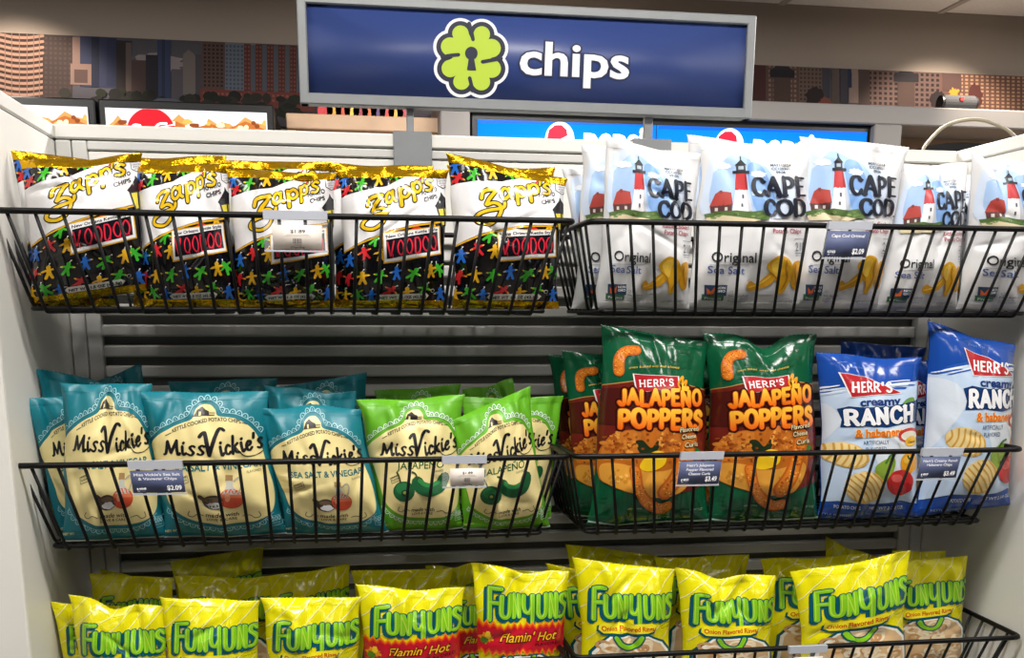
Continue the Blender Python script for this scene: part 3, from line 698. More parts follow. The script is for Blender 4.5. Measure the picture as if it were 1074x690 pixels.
def art_ranch(dx=0):
    A = Art([(70+dx, 18), (372+dx, 100), (358+dx, 605), (20+dx, 640)], '#1a4aa2', 1.60, .085)
    A.poly([(52, 190), (90, 172), (150, 150), (240, 150), (380+dx*1.4, 172), (376+dx*1.4, 570), (330, 545), (240, 560), (130, 556), (24-dx*0, 585), (30, 400)], '#c2d6ee', 1)
    A.poly([(40, 220), (120, 200), (160, 260), (120, 330), (60, 420), (30, 480)], '#d8e2ee', 2, curve=True)
    A.poly([(250, 320), (376, 300), (376, 440), (300, 460), (240, 400)], '#dfe8f2', 2, curve=True)
    for i in range(9):
        y = 164 + R.uniform(-14, 12); x = 60 + R.uniform(0, 60); A.stroke([(x, y + 6), (x + 40, y - 4), (x + 80, y - 12)], 4, R.choice(['#c2d6ee', '#e6eef8', '#2a5ab0']), 3, taper=True)
        x = 280 + R.uniform(0, 40); A.stroke([(x, y-6), (x + 40, y), (x + 70, y + 6)], 4, R.choice(['#c2d6ee', '#e6eef8', '#2a5ab0']), 3, taper=True)
    A.text('gluten free', (190, 84), (246, 98), 9, '#6a90d0', 2)
    herrs(A, [(172, 99), (250, 128), (334, 190), (190, 182)], ((193, 166), (306, 182)), 31, 4, 5.4)
    A.text('creamy', (208, 216), (330, 226), 26, '#1d3a78', 4, bold=.035)
    P = [(152, 222), (180, 214), (230, 224), (300, 228), (384+dx*.6, 222), (384+dx*.6, 296), (330, 290), (280, 296), (220, 286), (154, 288), (160, 260)]
    A.poly(P, '#173a6e', 3)
    A.caps('RANCH', (168, 277), (350 + dx*.35, 283), 48, 12.5, '#f2f3f6', 6, serif=.12, gap=.26, out=((6, '#0f2a58', 5),))
    A.text('& habanero', (188, 322), (334, 326), 27, '#ec7a1c', 5, bold=.03, out=((.075, '#fbe2a0', 4),))
    A.text('ARTIFICIALLY', (208, 350), (284, 350), 14, '#2a3a5a', 3); A.text('FLAVORED', (214, 372), (274, 372), 14, '#2a3a5a', 3)
    def chip(x, y, rx, ry, an, ly):
        A.ell(x, y, rx, ry, '#e0b860', ly, rot=an, n=30, jag=.03); A.ell(x-3, y-3, rx*.93, ry*.92, '#efd594', ly+1, rot=an, n=30)
        c, d = math.cos(an), math.sin(an)
        for k in range(-3, 4):
            u = k/3.6; hh = math.sqrt(max(0, 1-u*u))*.86
            A.stroke([(x + c*u*rx + d*ry*hh - 2, y + d*u*rx - c*ry*hh), (x + c*u*rx + 5, y + d*u*rx), (x + c*u*rx - d*ry*hh - 2, y + d*u*rx + c*ry*hh)], rx*.09, '#cf9f48', ly+2)
    chip(160, 386, 62, 44, .3, 4); chip(206, 498, 60, 56, -.6, 7)
    A.poly([(236, 430), (262, 404), (296, 396), (300, 430), (280, 470), (250, 474)], '#8aa83a', 4, curve=True); A.stroke([(268, 412), (284, 390), (300, 384)], 7, '#4a7a2a', 5)
    A.ell(352, 418, 34, 34, '#e8a020', 5); A.ell(346, 408, 18, 12, '#f4c04a', 6); A.stroke([(346, 396), (352, 406), (362, 398)], 6, '#2a4a20', 7)
    A.ell(318, 482, 48, 44, '#c72c2c', 7, n=26); A.ell(304, 466, 20, 14, '#e0605a', 8); A.ell(338, 500, 24, 18, '#a82028', 8)
    A.ell(356, 330, 44, 24, '#c8352c', 5, rot=.1); A.ell(356, 332, 34, 16, '#f2ead8', 6, rot=.1); A.ell(362, 350, 26, 16, '#f0bc30', 7); A.text('Cheese', (346, 356), (378, 356), 8, '#6a3a10', 8, bold=.02)
    A.poly([(310, 346), (376, 346), (370, 380), (330, 384)], '#f2f2f0', 4)
    A.poly([(330, 232), (352, 214), (378, 214), (378, 246), (340, 246)], '#6a9a4a', 2, curve=True)
    A.text('POTATO CHIPS', (120, 584), (192, 582), 13, '#e8eef8', 3, bold=.01); A.text('NET WT 2 3/8 OZ', (226, 580), (340, 574), 11, '#e8eef8', 3, bold=.01)
    A.text('KETTLE RIDGED', (70, 618), (170, 612), 8, '#a8c0e8', 3)
    return A

def art_ring(flame=False):
    A = Art([(58, 85), (668, 150), (640, 1190), (118, 1190)], '#e8df0c', 1.50, .085)
    for k in range(12):
        x = -120 + k*105
        A.stroke([(x, 440), (x+130, 300), (x + 300, 90)], 4, '#fbf6c0', 1, curve=False)
        A.stroke([(x-60, 640), (x-60+90, 530)], 4, '#fbf6c0', 1, curve=False); A.stroke([(x-80, 1050), (x+60, 880)], 4, '#fbf6c0', 1, curve=False)
    T = '#0d5560'; G = '#86c81e'; dy = -34 if flame else 0
    L = [([(168, 490), (172, 278), (236, 272)], None), ([(170, 374), (220, 370)], None),
         ([(240, 322), (238, 430), (252, 462), (276, 462), (288, 430), (290, 320)], 1),
         ([(318, 468), (320, 322)], None), ([(320, 326), (352, 460)], None), ([(358, 322), (356, 470)], None),
         ([(390, 318), (388, 400), (400, 436), (424, 436), (440, 400)], 1), ([(442, 316), (440, 514)], None),
         ([(480, 322), (478, 430), (490, 466), (512, 466), (526, 430), (528, 320)], 1),
         ([(556, 472), (560, 322)], None), ([(562, 326), (590, 470)], None), ([(598, 322), (596, 478)], None),
         ([(668, 350), (652, 326), (632, 334), (628, 366), (650, 396), (664, 430), (648, 474), (622, 478)], 1)]
    L = [([(x*.93 + 14, y + dy) for x, y in p], c) for p, c in L]
    for p, c in L:
        cv = bool(c)
        A.stroke([(x-14, y+16) for x, y in p], 40, T, 2, curve=cv); A.stroke(p, 40, T, 3, curve=cv); A.stroke(p, 27, G, 4, curve=cv); A.stroke([(x-5, y-2) for x, y in p], 5, '#b4e04a', 5, curve=cv)
    if flame:
        P = []
        n = 34
        for k in range(n+1): P.append((40 + k*660/n, 492 + (0 if k % 2 else -30) + R.uniform(-12, 12)))
        for k in range(n+1): P.append((700 - k*660/n, 672 + (0 if k % 2 else 34) + R.uniform(-12, 12)))
        A.poly(P, '#f08a18', 6); c = 582
        A.poly([(x, c + (y-c)*.86) for x, y in P], '#e0401a', 7); A.poly([(x, c + (y-c)*.72) for x, y in P], '#c0182a', 8)
        A.text("Flamin' Hot", (235, 600), (560, 592), 62, '#f6b81c', 11, slant=.3, bold=.01, out=((.07, '#4a0a12', 10),))
        A.text('FLAVORED', (440, 634), (600, 628), 22, '#4a0a12', 10, bold=.01)
        A.ell(160, 585, 36, 40, '#e8901c', 9, jag=.3); A.ell(150, 600, 22, 24, '#4a7a1e', 10, jag=.2); A.ell(168, 560, 14, 26, '#f6c828', 10, jag=.2)
        y0 = 690; inn = '#7a1420'; ring = ['#a8242e', '#5a0e18', '#c23a3a']
    else:
        A.poly([(204, 520), (494, 512), (520, 536), (508, 578), (470, 590), (210, 592), (184, 566), (188, 534)], T, 6, curve=False)
        A.poly([(218, 512), (496, 508), (518, 526), (506, 564), (470, 576), (222, 580), (196, 556), (200, 524)], '#f6e82a', 7, curve=False)
        A.text('Onion Flavored Rings', (212, 562), (508, 560), 34, '#d0401a', 8, bold=.02)
        y0 = 590; inn = '#dcb98a'; ring = ['#efdcb8', '#c99a64', '#f4e6c8']
    A.poly([(150, y0+130), (190, y0+60), (250, y0), (480, y0-4), (570, y0+50), (620, y0+130), (628, 1040), (140, 1040)], T, 6)
    A.poly([(166, y0+134), (204, y0+70), (258, y0+12), (474, y0+8), (558, y0+60), (604, y0+134), (612, 1030), (156, 1030)], '#f4f4e8', 7)
    A.poly([(184, y0+138), (218, y0+80), (266, y0+22), (468, y0+18), (546, y0+70), (588, y0+138), (596, 1018), (172, 1018)], inn, 8)
    for k in range(34):
        x, y = R.uniform(210, 560), R.uniform(y0+60, 990); r = R.uniform(26, 42); e = R.uniform(.6, 1); a = R.uniform(0, 3)
        A.stroke([(x + r*math.cos(t+a), y + r*e*math.sin(t+a)) for t in np.linspace(0, 5.4, 9)], 17, R.choice(ring), 9 + k % 3)
    sm = [(292, y0+18), (316, y0+60), (360, y0+84), (404, y0+70), (432, y0+14)]
    A.stroke(sm, 44, T, 12); A.stroke(sm, 26, G, 13)
    A.stroke([(540, 535), (580, 518), (636, 520)], 3, '#5a5a10', 6); A.text('NATURAL', (550, 552), (626, 550), 12, '#5a5a10', 6)
    A.text('BRAND', (470, 506), (510, 505), 9, '#0d5560', 6)
    A.ell(672, 318+dy, 8, 8, T, 6, n=12); A.ell(672, 318+dy, 5, 5, '#e8df0c', 7, n=12)
    return A

def art_sign():
    A = Art([(46, 8), (1037, 55), (1025, 247), (53, 213)], '#33457f', .25, 0, step=.012, proj=True)
    K = '#1d2238'; Wt = '#f2f3f5'; G = '#b5cf3a'
    q = lambda x, y: (336 + (x-72)*.3285, 41 + (y-92)*.3285)       # close-up of the clover
    lob = [(245, 200, 62), (390, 205, 62), (455, 300, 70), (455, 440, 70), (385, 530, 66), (250, 530, 62), (175, 440, 66), (175, 290, 70)]
    for x, y, r in lob: X, Y = q(x, y); A.ell(X, Y, (r+46)*.3285, (r+46)*.3285, Wt, 1, n=30)
    for x, y, r in lob: X, Y = q(x, y); A.ell(X, Y, (r+25)*.3285, (r+25)*.3285, K, 2, n=30)
    A.poly([q(*p) for p in ((180, 240), (320, 180), (460, 240), (470, 480), (320, 560), (170, 480))], K, 2)
    for i, (x, y, r) in enumerate(lob):
        X, Y = q(x, y); A.ell(X, Y, (r-6)*.3285, (r-6)*.3285, G, 3, n=30)
        A.stroke([(X, Y), q(316, 366)], 2*(r-10)*.3285, G, 3, curve=False)
    A.ell(*q(316, 366), 70*.3285, 70*.3285, G, 3)
    for p in ([(304, 130), (318, 180), (330, 240)], [(120, 362), (170, 352), (230, 346)], [(520, 372), (460, 382), (394, 394)], [(324, 590), (316, 550), (306, 506)]):
        A.stroke([q(*v) for v in p], 25*.3285, K, 4)
    A.ell(*q(318, 336), 43*.3285, 45*.3285, K, 5); A.poly([q(*v) for v in ((302, 360), (334, 360), (350, 454), (288, 450))], K, 5)
    A.text('chips', (524, 166), (769, 177), 76, Wt, 3, bold=.022, out=((.055, '#222a4c', 2),))
    return A

def art_cola():
    A = Art([(360, 354), (916, 374), (916, 600), (360, 580)], '#cfd0d6', .4, 0, step=.02, proj=True)
    A.poly([(350, 425), (385, 400), (402, 380), (420, 402), (470, 440), (560, 420), (610, 378), (650, 410), (690, 424), (712, 392), (740, 410), (770, 400), (800, 420), (840, 388), (870, 404), (925, 420), (925, 610), (350, 610)], '#c98a4a', 1)
    A.poly([(350, 440), (400, 400), (430, 420), (520, 450), (600, 400), (650, 424), (720, 410), (780, 425), (840, 402), (925, 436), (925, 610), (350, 610)], '#a8602a', 2)
    for k in range(26): A.ell(R.uniform(370, 910), R.uniform(400, 440), R.uniform(8, 18), R.uniform(5, 10), R.choice(['#f0d8a8', '#7a3c18', '#e0a050', '#f6ecd8']), 3, n=9, jag=.2)
    A.ell(512, 440, 84, 84, '#d81422', 4, n=44)
    Wt = '#f8f4f4'
    A.stroke([(476, 414), (456, 412), (442, 430), (452, 450), (476, 444)], 8, Wt, 5); A.text('oca', (470, 446), (510, 444), 26, Wt, 5, slant=.25, bold=.03)
    A.stroke([(508, 438), (518, 436)], 6, Wt, 5, curve=False)
    A.stroke([(566, 408), (540, 410), (524, 430), (536, 450), (560, 442)], 8, Wt, 5); A.text('ola', (550, 446), (592, 444), 26, Wt, 5, slant=.25, bold=.03)
    A.stroke([(466, 412), (500, 424), (540, 420), (590, 412)], 4, Wt, 5)
    return A

def art_pep(right=False):
    A = Art([(505, 121), (688, 128), (688, 182), (505, 175)] if not right else [(514, 121), (733, 128), (733, 182), (514, 175)], '#0b78e6', .35, 0, step=.02, proj=True)
    A.rect(500, 110, 740, 124, '#0a58c0', 1, dy=6); A.rect(500, 158, 740, 186, '#2a9af4', 1, dy=6)
    Wt = '#f4f6fa'
    A.ell(588, 139, 15, 15, Wt, 2, n=32); A.poly([(575, 139), (577, 131), (583, 127), (590, 127), (595, 131), (596, 136), (591, 138), (584, 141)], '#d8203a', 3)
    A.poly([(575, 145), (584, 147), (594, 144), (601, 143), (598, 150), (590, 153), (582, 152)], '#0a3a9a', 3)
    A.text('pepsi', (612, 151), (676, 154), 25, Wt, 2, bold=.05)
    return A

MURAL = (float(at(-300, 30, 2.38)[0]), float(at(1330, 80, 2.38)[0]), float(at(0, 34, 2.38)[2]), float(at(20, 124, 2.38)[2]))

def art_mural():
    xa, xb, z1, z0 = MURAL
    A = Art([(xa, -z1), (xb, -z1), (xb, -z0), (xa, -z0)], '#4c4a50', .1, 0, step=.006)
    K = .0034
    def B(x, y):
        p = at(x, y + x*.036, 2.38); return (float(p[0]), -float(p[2]))
    def rc(x0, y0, x1, y1, c, l=2): A.poly([B(x0, y0), B(x1, y0), B(x1, y1), B(x0, y1)], c, l)
    def win(x0, y0, x1, y1, nx, ny, c, l=3, fx=.55, fy=.55):
        dx, dy = (x1-x0)/nx, (y1-y0)/ny
        for i in range(nx):
            for j in range(ny): rc(x0 + dx*(i+.2), y0 + dy*(j+.2), x0 + dx*(i+.2+fx), y0 + dy*(j+.2+fy), c, l)
    for k in range(-1, 4): A.ell(*B(110 + k*50 + R.uniform(-9, 9), 52 + R.uniform(-10, 8)), 22*K, 9*K, R.choice(['#75757c', '#8a8688', '#66687a']), 1, jag=.2)
    rc(-260, 30, 0, 120, '#6a5850'); win(-255, 34, -5, 110, 26, 9, '#a89084')
    # round tower with balconies
    rc(0, 33, 45, 112, '#3a2c28', 2)
    for j in range(13): A.stroke([B(0, 36 + j*6), B(14, 38.4 + j*6), B(30, 38.4 + j*6), B(45, 36 + j*6)], 2.6*K, '#a98a78', 3)
    for x in (5, 12, 20, 28, 35, 41): rc(x, 34, x+.9, 110, '#8a6c5e', 4)
    rc(45, 34, 76, 112, '#413634', 3); win(46, 36, 76, 108, 6, 14, '#4c403c', 4)
    rc(76, 36, 84, 70, '#8a746c', 3); rc(74, 64, 102, 86, '#8c766c', 4); rc(78, 70, 92, 84, '#5a4844', 5)
    rc(84, 34, 122, 88, '#343c58', 3); rc(96, 34, 104, 88, '#242a40', 4); rc(112, 36, 122, 86, '#2c3450', 4)
    rc(122, 38, 138, 94, '#2a2628', 5); rc(138, 58, 153, 96, '#4a3c3a', 5); rc(132, 40, 138, 92, '#5e5450', 6)
    rc(153, 52, 166, 98, '#26262e', 6); rc(165, 36, 179, 98, '#33405e', 5); rc(170, 34, 173, 98, '#27304a', 6)
    rc(180, 66, 194, 98, '#54525a', 4); A.poly([B(192, 92), B(192, 50), B(198, 45), B(204, 50), B(210, 92)], '#6f6a66', 5); rc(205, 50, 214, 92, '#47464c', 5)
    rc(212, 36, 236, 92, '#57443e', 6); win(213, 38, 235, 84, 5, 11, '#2c2224', 7)
    rc(236, 37, 256, 90, '#62707e', 6); win(236, 38, 256, 86, 5, 11, '#46525e', 7)
    for i in range(5): rc(256 + i*12, 37, 263 + i*12, 92, '#54302c', 6); win(256 + i*12, 38, 263 + i*12, 90, 2, 12, '#7a4a40', 7); rc(263 + i*12, 38, 268 + i*12, 92, '#515a64', 6)
    rc(316, 36, 470, 60, '#5c4440', 5); win(318, 36, 470, 100, 26, 9, '#806058', 6)
    rc(210, 86, 330, 106, '#6e3a34', 7); win(212, 88, 328, 98, 24, 2, '#8a5648', 8)
    for k in range(70): A.ell(*B(R.uniform(60, 320), R.uniform(92, 112)), R.uniform(4, 8)*K, R.uniform(3, 6)*K, R.choice(['#1c2018', '#252a1e', '#2e2e28', '#20201e']), 9, n=8)
    A.poly([B(150, 106), B(166, 97), B(182, 97), B(214, 106), B(230, 116), B(130, 116)], '#58616c', 10)
    # right half: stone blocks with bridge towers
    rc(470, 30, 792, 100, '#54423e', 3); win(472, 34, 790, 96, 50, 8, '#7a645a', 4)
    rc(786, 33, 803, 82, '#4a2c2c', 5); rc(803, 36, 838, 80, '#5c4a44', 5); win(805, 38, 836, 78, 7, 8, '#8a7468', 6)
    rc(838, 34, 862, 80, '#6c5c54', 5); win(838, 36, 862, 76, 6, 9, '#4a3c38', 6)
    for x0 in (862, 872, 881): rc(x0, 34, x0+8, 78, R.choice(['#40404a', '#5a524e', '#34343c']), 6)
    rc(890, 34, 902, 76, '#8a7c74', 6); rc(889, 32, 893, 60, '#27304e', 7)
    rc(902, 33, 988, 82, '#6a5650', 5); win(904, 36, 986, 78, 15, 8, '#2e2424', 6); rc(900, 34, 912, 80, '#4a3e3a', 7)
    rc(986, 32, 1330, 84, '#6e5246', 5); win(1000, 34, 1326, 80, 60, 12, '#b8967a', 6)
    rc(988, 32, 1008, 60, '#5c4844', 7)
    for x in (820, 950):
        rc(x-9, 50, x+9, 84, '#50403a', 8); rc(x-13, 44, x+13, 52, '#26242a', 9); A.poly([B(x-11, 44), B(x-6, 34), B(x+6, 34), B(x+11, 44)], '#2a2a30', 9); rc(x-1, 29, x+1, 36, '#26242a', 9)
        A.ell(*B(x+34, 70), 10*K, 9*K, '#2c2426', 8, jag=.15); A.ell(*B(x+46, 78), 8*K, 7*K, '#7a4c40', 8, jag=.2)
    A.ell(*B(1000, 62), 6*K, 5*K, '#f0a03c', 9, jag=.35); A.ell(*B(1022, 66), 9*K, 14*K, '#5a3430', 8, jag=.2)
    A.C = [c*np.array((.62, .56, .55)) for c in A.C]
    return A

def make_art():
    return dict(voodoo=art_voodoo(), light=art_light(), vinegar=art_vickie(), jalap=art_vickie(True), popper=art_popper(), ranch=art_ranch(), ranchl=art_ranch(52),
                ring=art_ring(), flame=art_ring(True), mural=art_mural(), cola=art_cola(), pep=art_pep(), pepr=art_pep(True), sign=art_sign())

# ------------------------------------------------------------------ chip bags
BAGS = []
def bag_surface(q, S, T, p):
    """point of a bag's front (or back) at s (-1..1 across) and t (0..1 from the top seal down)"""
    TL, TR, BR, BL = q
    f = np.clip(1 - np.abs(2*T-1)**3.2, 0, 1)**.75
    side = np.sign(S)*np.abs(S)**8
    se = S*(1 - p['pinch']*f) + side*p['wob']*(np.sin(T*9 + p['ph'])*.5 + np.sin(T*17 + 2*p['ph'])*.35)*f
    a = ((se + 1)/2)[:, None]; t = T[:, None]
    P = (TL*(1-a) + TR*a)*(1-t) + (BL*(1-a) + BR*a)*t
    n = np.cross(TR-TL + BR-BL, BL-TL + BR-TR); n = n/np.linalg.norm(n)
    if n[1] > 0: n = -n
    up = (TL+TR-BL-BR); Hh = np.linalg.norm(up)/2; up = up/np.linalg.norm(up)
    sag = p['dip'][1]*np.exp(-((S-p['dip'][0])/.45)**2)
    for s0, dz, wd in p['sag']: sag += dz*np.exp(-((S-s0)/wd)**2)
    P = P + up*((sag*np.exp(-(T/.16)**2))[:, None])
    es = np.clip(1 - np.abs(S)**2.4, 0, 1)**.7
    d = p['thick']*es*f*(.86 + .28*T)
    # folds that fan out of the two seals, dents and fine crumples
    w = np.zeros(len(S))
    for s0, sl, wd, ln, am, topside in p['fold']:
        v = T if topside else 1 - T
        w += am*np.exp(-((S - s0 - sl*v)/(wd*(1+2.2*v)))**2)*np.exp(-((v-.1)/ln)**2)
    for s0, t0, an, l1, l2, am in p['dent']:
        c, e = math.cos(an), math.sin(an); x = (S-s0)*.5; y = (T-t0)*1.4
        u, v = c*x + e*y, -e*x + c*y
        w += am*np.exp(-(u/l1)**2 - (v/l2)**2)
    for kx, ky, ph, am in p['crumple']: w += am*np.sin(kx*S + ky*T + ph + 1.2*np.sin(ky*.4*S - kx*.3*T + ph))
    w *= np.clip(f*2.2, 0, 1)*np.clip((1-np.abs(S)**6)*1.6, 0, 1)
    edge = np.exp(-(T/.07)**2)*np.sin(S*p['wv'][0] + p['wv'][1])*p['wv'][2] + np.exp(-((1-T)/.07)**2)*np.sin(S*p['wv'][3] + p['wv'][1]*2)*p['wv'][2]
    return P, n, d, w, edge

def bag_points(q, S, T, p, front=True, lift=0.):
    def ev(S, T):
        P, n, d, w, e = bag_surface(q, S, T, p)
        h = (d + w)*p['front'] if front else -(d*p['back'])
        return P + n*(h + e + (.0004 if front else -.0004))[:, None]
    P = ev(S, T); h = 2e-3
    U = ev(S+h, T) - ev(S-h, T); Vv = ev(S, T-h) - ev(S, T+h)
    N = np.cross(U, Vv); N = N/np.maximum(np.linalg.norm(N, axis=1), 1e-9)[:, None]
    if not front: N = -N
    if np.ndim(lift) or lift: P = P + N*np.asarray(lift)[:, None]
    return P, N

def grid(ns, nt, s0, s1, t0, t1):
    s = np.linspace(s0, s1, ns); t = np.linspace(t0, t1, nt)
    Sg, Tg = np.meshgrid(s, t); i = np.arange(ns*nt).reshape(nt, ns)
    a, b, c, d = i[:-1, :-1].ravel(), i[:-1, 1:].ravel(), i[1:, 1:].ravel(), i[1:, :-1].ravel()
    T = np.concatenate([np.stack([a, d, c], 1), np.stack([a, c, b], 1)])
    return Sg.ravel(), Tg.ravel(), T

def chip_bag(art, quad_px, yt, yb, label, group, seed, mat_key='gloss', thick=.031, pinch=.085, sag=(), seal='film', ts=.055, front=1., back=1., crumple=1., smul=1., tseal=None):
    r = random.Random(seed)
    yt = yt if isinstance(yt, tuple) else (yt, yt); yb = yb if isinstance(yb, tuple) else (yb, yb)
    q = [at(*quad_px[0], yt[0]), at(*quad_px[1], yt[1]), at(*quad_px[2], yb[1]), at(*quad_px[3], yb[0])]
    # stand it on the wires of its basket
    zmin = min(q[2][2], q[3][2]); zf = min((1.3753, 1.1114, .8646), key=lambda v: abs(v - zmin)) + .0025
    for i, j in ((2, 1), (3, 0)):
        if q[i][2] < zf: q[i] = q[j] + (q[i]-q[j])*((q[j][2]-zf)/(q[j][2]-q[i][2]))
    d = min(q[2][2], q[3][2]) - zf
    if d > 0: q[2] = q[2] - np.array([0, 0, d]); q[3] = q[3] - np.array([0, 0, d])
    p = dict(dip=(r.uniform(-.4, .4), r.uniform(-.005, .001)), thick=thick, pinch=pinch, wob=.03, ph=r.uniform(0, 6), sag=sag, front=front, back=back,
             fold=[(r.uniform(-.9, .9), r.uniform(-.6, .6), r.uniform(.075, .15), r.uniform(.12, .3), r.choice((-1, 1))*r.uniform(.002, .0048)*crumple*1.15, k < 9) for k in range(15)],
             dent=[(r.uniform(-.75, .75), r.uniform(.12, .88), r.uniform(0, 3.1), r.uniform(.1, .25), r.uniform(.026, .06), r.uniform(-.0045, .0022)*crumple) for k in range(11)],
             crumple=[(r.uniform(3, 9)*r.choice((-1, 1)), r.uniform(6, 16), r.uniform(0, 6), r.uniform(.0003, .0007)*crumple) for k in range(3)]
                     + [(r.uniform(12, 20)*r.choice((-1, 1)), r.uniform(14, 30), r.uniform(0, 6), r.uniform(.00008, .0002)*crumple) for k in range(3)],
             wv=(r.uniform(2.5, 5), r.uniform(0, 6), r.uniform(.0012, .003), r.uniform(2.5, 6)))
    base = (q[2]+q[3])/2
    root = empty('chip_bag', base, label, 'chip bag', group); BAGS.append(root)
    st, T, C, L = art.arrays()
    if smul != 1:
        st = st.copy(); st[:, 0] = (st[:, 0]+1)*smul - 1
        T = T[~np.all(st[T][:, :, 0] > .988, 1)]; st[:, 0] = np.minimum(st[:, 0], .988)
    ns, nt = (76, 104)
    gs, gt, gT = grid(ns, nt, -1, 1, ts, 1-ts)
    P0, N0 = bag_points(q, gs, gt, p)
    bs, bt, bT = grid(18, 22, -1, 1, ts, 1-ts); PB, NB = bag_points(q, bs, bt, p, front=False)
    V = [P0, PB]; N = [N0, NB]; c = [np.tile(np.array(art.base), (len(P0)+len(PB), 1))]
    F = [gT, bT[:, ::-1] + len(P0)]
    if len(T):
        u, iv = np.unique(T.ravel(), return_inverse=True); T = iv.reshape(-1, 3); st, C, L = st[u], C[u], L[u]
        P1, N1 = bag_points(q, st[:, 0], st[:, 1], p, lift=.0005 + L*.0002)
        V.append(P1); N.append(N1); c.append(C); F.append(T + len(P0) + len(PB))
    V = np.concatenate(V); N = np.concatenate(N); c = np.concatenate(c); F = np.concatenate(F).astype(int)
    mesh_obj('pouch', V, F, M[mat_key], root, smooth=True, cols=c, normals=N, origin=base)
    for nm, t0, t1 in (('top_seal', 0, ts), ('bottom_seal', 1-ts, 1)):
        s, t, Fs = grid(56, 13, -1, 1, t0, t1)
        tt = t.copy()
        k = np.isclose(t, t0 if nm == 'top_seal' else t1)
        zig = .0045*((np.arange(len(s)) % 56) % 2)
        tt[k] += (zig[k] if nm == 'top_seal' else -zig[k])
        Pf, Nf = bag_points(q, s, tt, p)
        row = np.arange(len(s))//56
        Pf = Pf + Nf*(.0005*(row % 2))[:, None]
        Pb = Pf - Nf*.0007
        Vs = np.concatenate([Pf, Pb]); Fa = np.concatenate([Fs, Fs[:, ::-1] + len(Pf)])
        cc = tseal if (tseal and nm == 'top_seal') else None
        mesh_obj(nm, Vs, Fa, M['foil'] if seal == 'foil' else M[mat_key], root, smooth=True,
                 cols=np.tile(np.array(lin(cc) if cc else art.base), (len(Vs), 1)), origin=base)
    return root

# ------------------------------------------------------------------ the shelf unit
def build_shelf():
    root = empty('display_shelf', (W/2, -.15, 0), 'white slatted shelf unit with side panels holding wire baskets of chips', 'shelf unit')
    O = (W/2, -.15, 0)
    zt = ZT; D = -.29
    for nm, xa, xb in (('side_panel', -.032, 0.0), ('side_panel', W, W+.032)):
        m = MB(); m.box(xa, xb, D, .03, .02, zt-.0185, .002)
        sp = m.build(nm, M['white'], root, origin=O)
        m = MB(); m.box(xa-.001, xb+.001, D-.002, .03, zt-.0175, zt, .002); m.build('edge_cap', M['white'], sp, origin=O)
        m = MB(); m.box(xa-.002, xb+.0008, D-.007, D-.0005, .02, zt-.019, .002); m.build('edge_strip', M['white'], sp, origin=O)
    m = MB(); m.box(0.001, W-.001, -.004, .03, zt-.0175, zt, .002); m.build('top_rail', M['white'], root, origin=O)
    # the recessed back and its posts
    m = MB(); m.box(.001, W-.001, .016, .03, .1, zt-.018, .001); m.build('back_panel', M['groove'], root, origin=O)
    for x in (.0015, W-.0195):
        m = MB(); m.box(x, x+.018, -.003, .016, .1, zt-.019, .0015); m.build('corner_post', M['slat'], root, origin=O)
    for x in (.0205, W-.0385):
        m = MB(); m.box(x, x+.018, -.0015, .016, .1, zt-.019, .0015); m.build('frame_upright', M['slat'], root, origin=O)
    m = MB(); m.box(.039, W-.039, -.0015, .016, zt-.03, zt-.019, .0015); m.build('frame_rail', M['slat'], root, origin=O)
    m = MB(); m.box(.039, W-.039, .001, .016, zt-.16, zt-.031, .0015); m.build('blank_panel', M['white'], root, origin=O)
    z = zt - .165; k = 0
    while z > zt - 1.02:
        m = MB(); m.box(.039, W-.039, .0005, .0155, z-.0155, z, .0022); m.build('slat', M['slat'], root, origin=O)
        z -= .0265
    m = MB(); m.box(.001, W-.001, -.29, .016, .02, .12, .003); m.build('base_deck', M['white'], root, origin=O)
    m = MB(); m.box(.039, W-.039, .001, .016, .12, z-.002, .002); m.build('kick_panel', M['slat'], root, origin=O)

NW, BW, HB = 22, .60, .098
def build_basket():
    root = empty('wire_basket', (0, 0, 0), 'x', 'basket', 'wire baskets on the shelf unit')
    yf, yk, yb0, yb1, ins = -.268, -.014, -.231, -.032, .025
    m = MB(); m.tube(rounded([(0, yf, 0), (BW, yf, 0), (BW, yk, 0), (0, yk, 0)], .012, 4, True), .0033, 10, True); m.build('rim', M['wire'], root, smooth=True)
    m = MB(); m.tube(rounded([(ins, yb0, -HB), (BW-ins, yb0, -HB), (BW-ins, yb1, -HB), (ins, yb1, -HB)], .008, 3, True), .0026, 8, True); m.build('base_frame', M['wire'], root, smooth=True)
    for i in range(NW):
        u = (i + .5)/NW; x = .006 + (BW-.012)*u; xb = ins + .003 + (BW-2*ins-.006)*u
        m = MB(); m.tube(rounded([(x, yf, .0005), (xb, yb0-.003, -HB-.0035), (xb, yb1+.003, -HB-.0035), (x, yk, .0005)], .006, 3), .0019, 7)
        m.build('wire', M['wire'], root, smooth=True)
    for i in range(8):
        u = (i + .5)/8; y = yf + .012 + (yk-yf-.024)*u; y2 = yb0 + .008 + (yb1-yb0-.016)*u
        m = MB(); m.tube(rounded([(0, y, .0005), (ins-.002, y2, -HB+.0005), (BW-ins+.002, y2, -HB+.0005), (BW, y, .0005)], .006, 3), .0019, 7)
        m.build('cross_wire', M['wire'], root, smooth=True)
    for x in (.09, BW-.09):
        m = MB(); m.tube(rounded([(x, yk, 0), (x, yk+.012, .004), (x, yk+.0185, -.006)], .004, 3), .0022, 7); m.build('hook', M['wire'], root, smooth=True)
    return root

def copy_tree(o, parent=None):
    c = o.copy(); COL.objects.link(c)
    if parent: c.parent = parent
    for ch in list(o.children): copy_tree(ch, c)
    return c

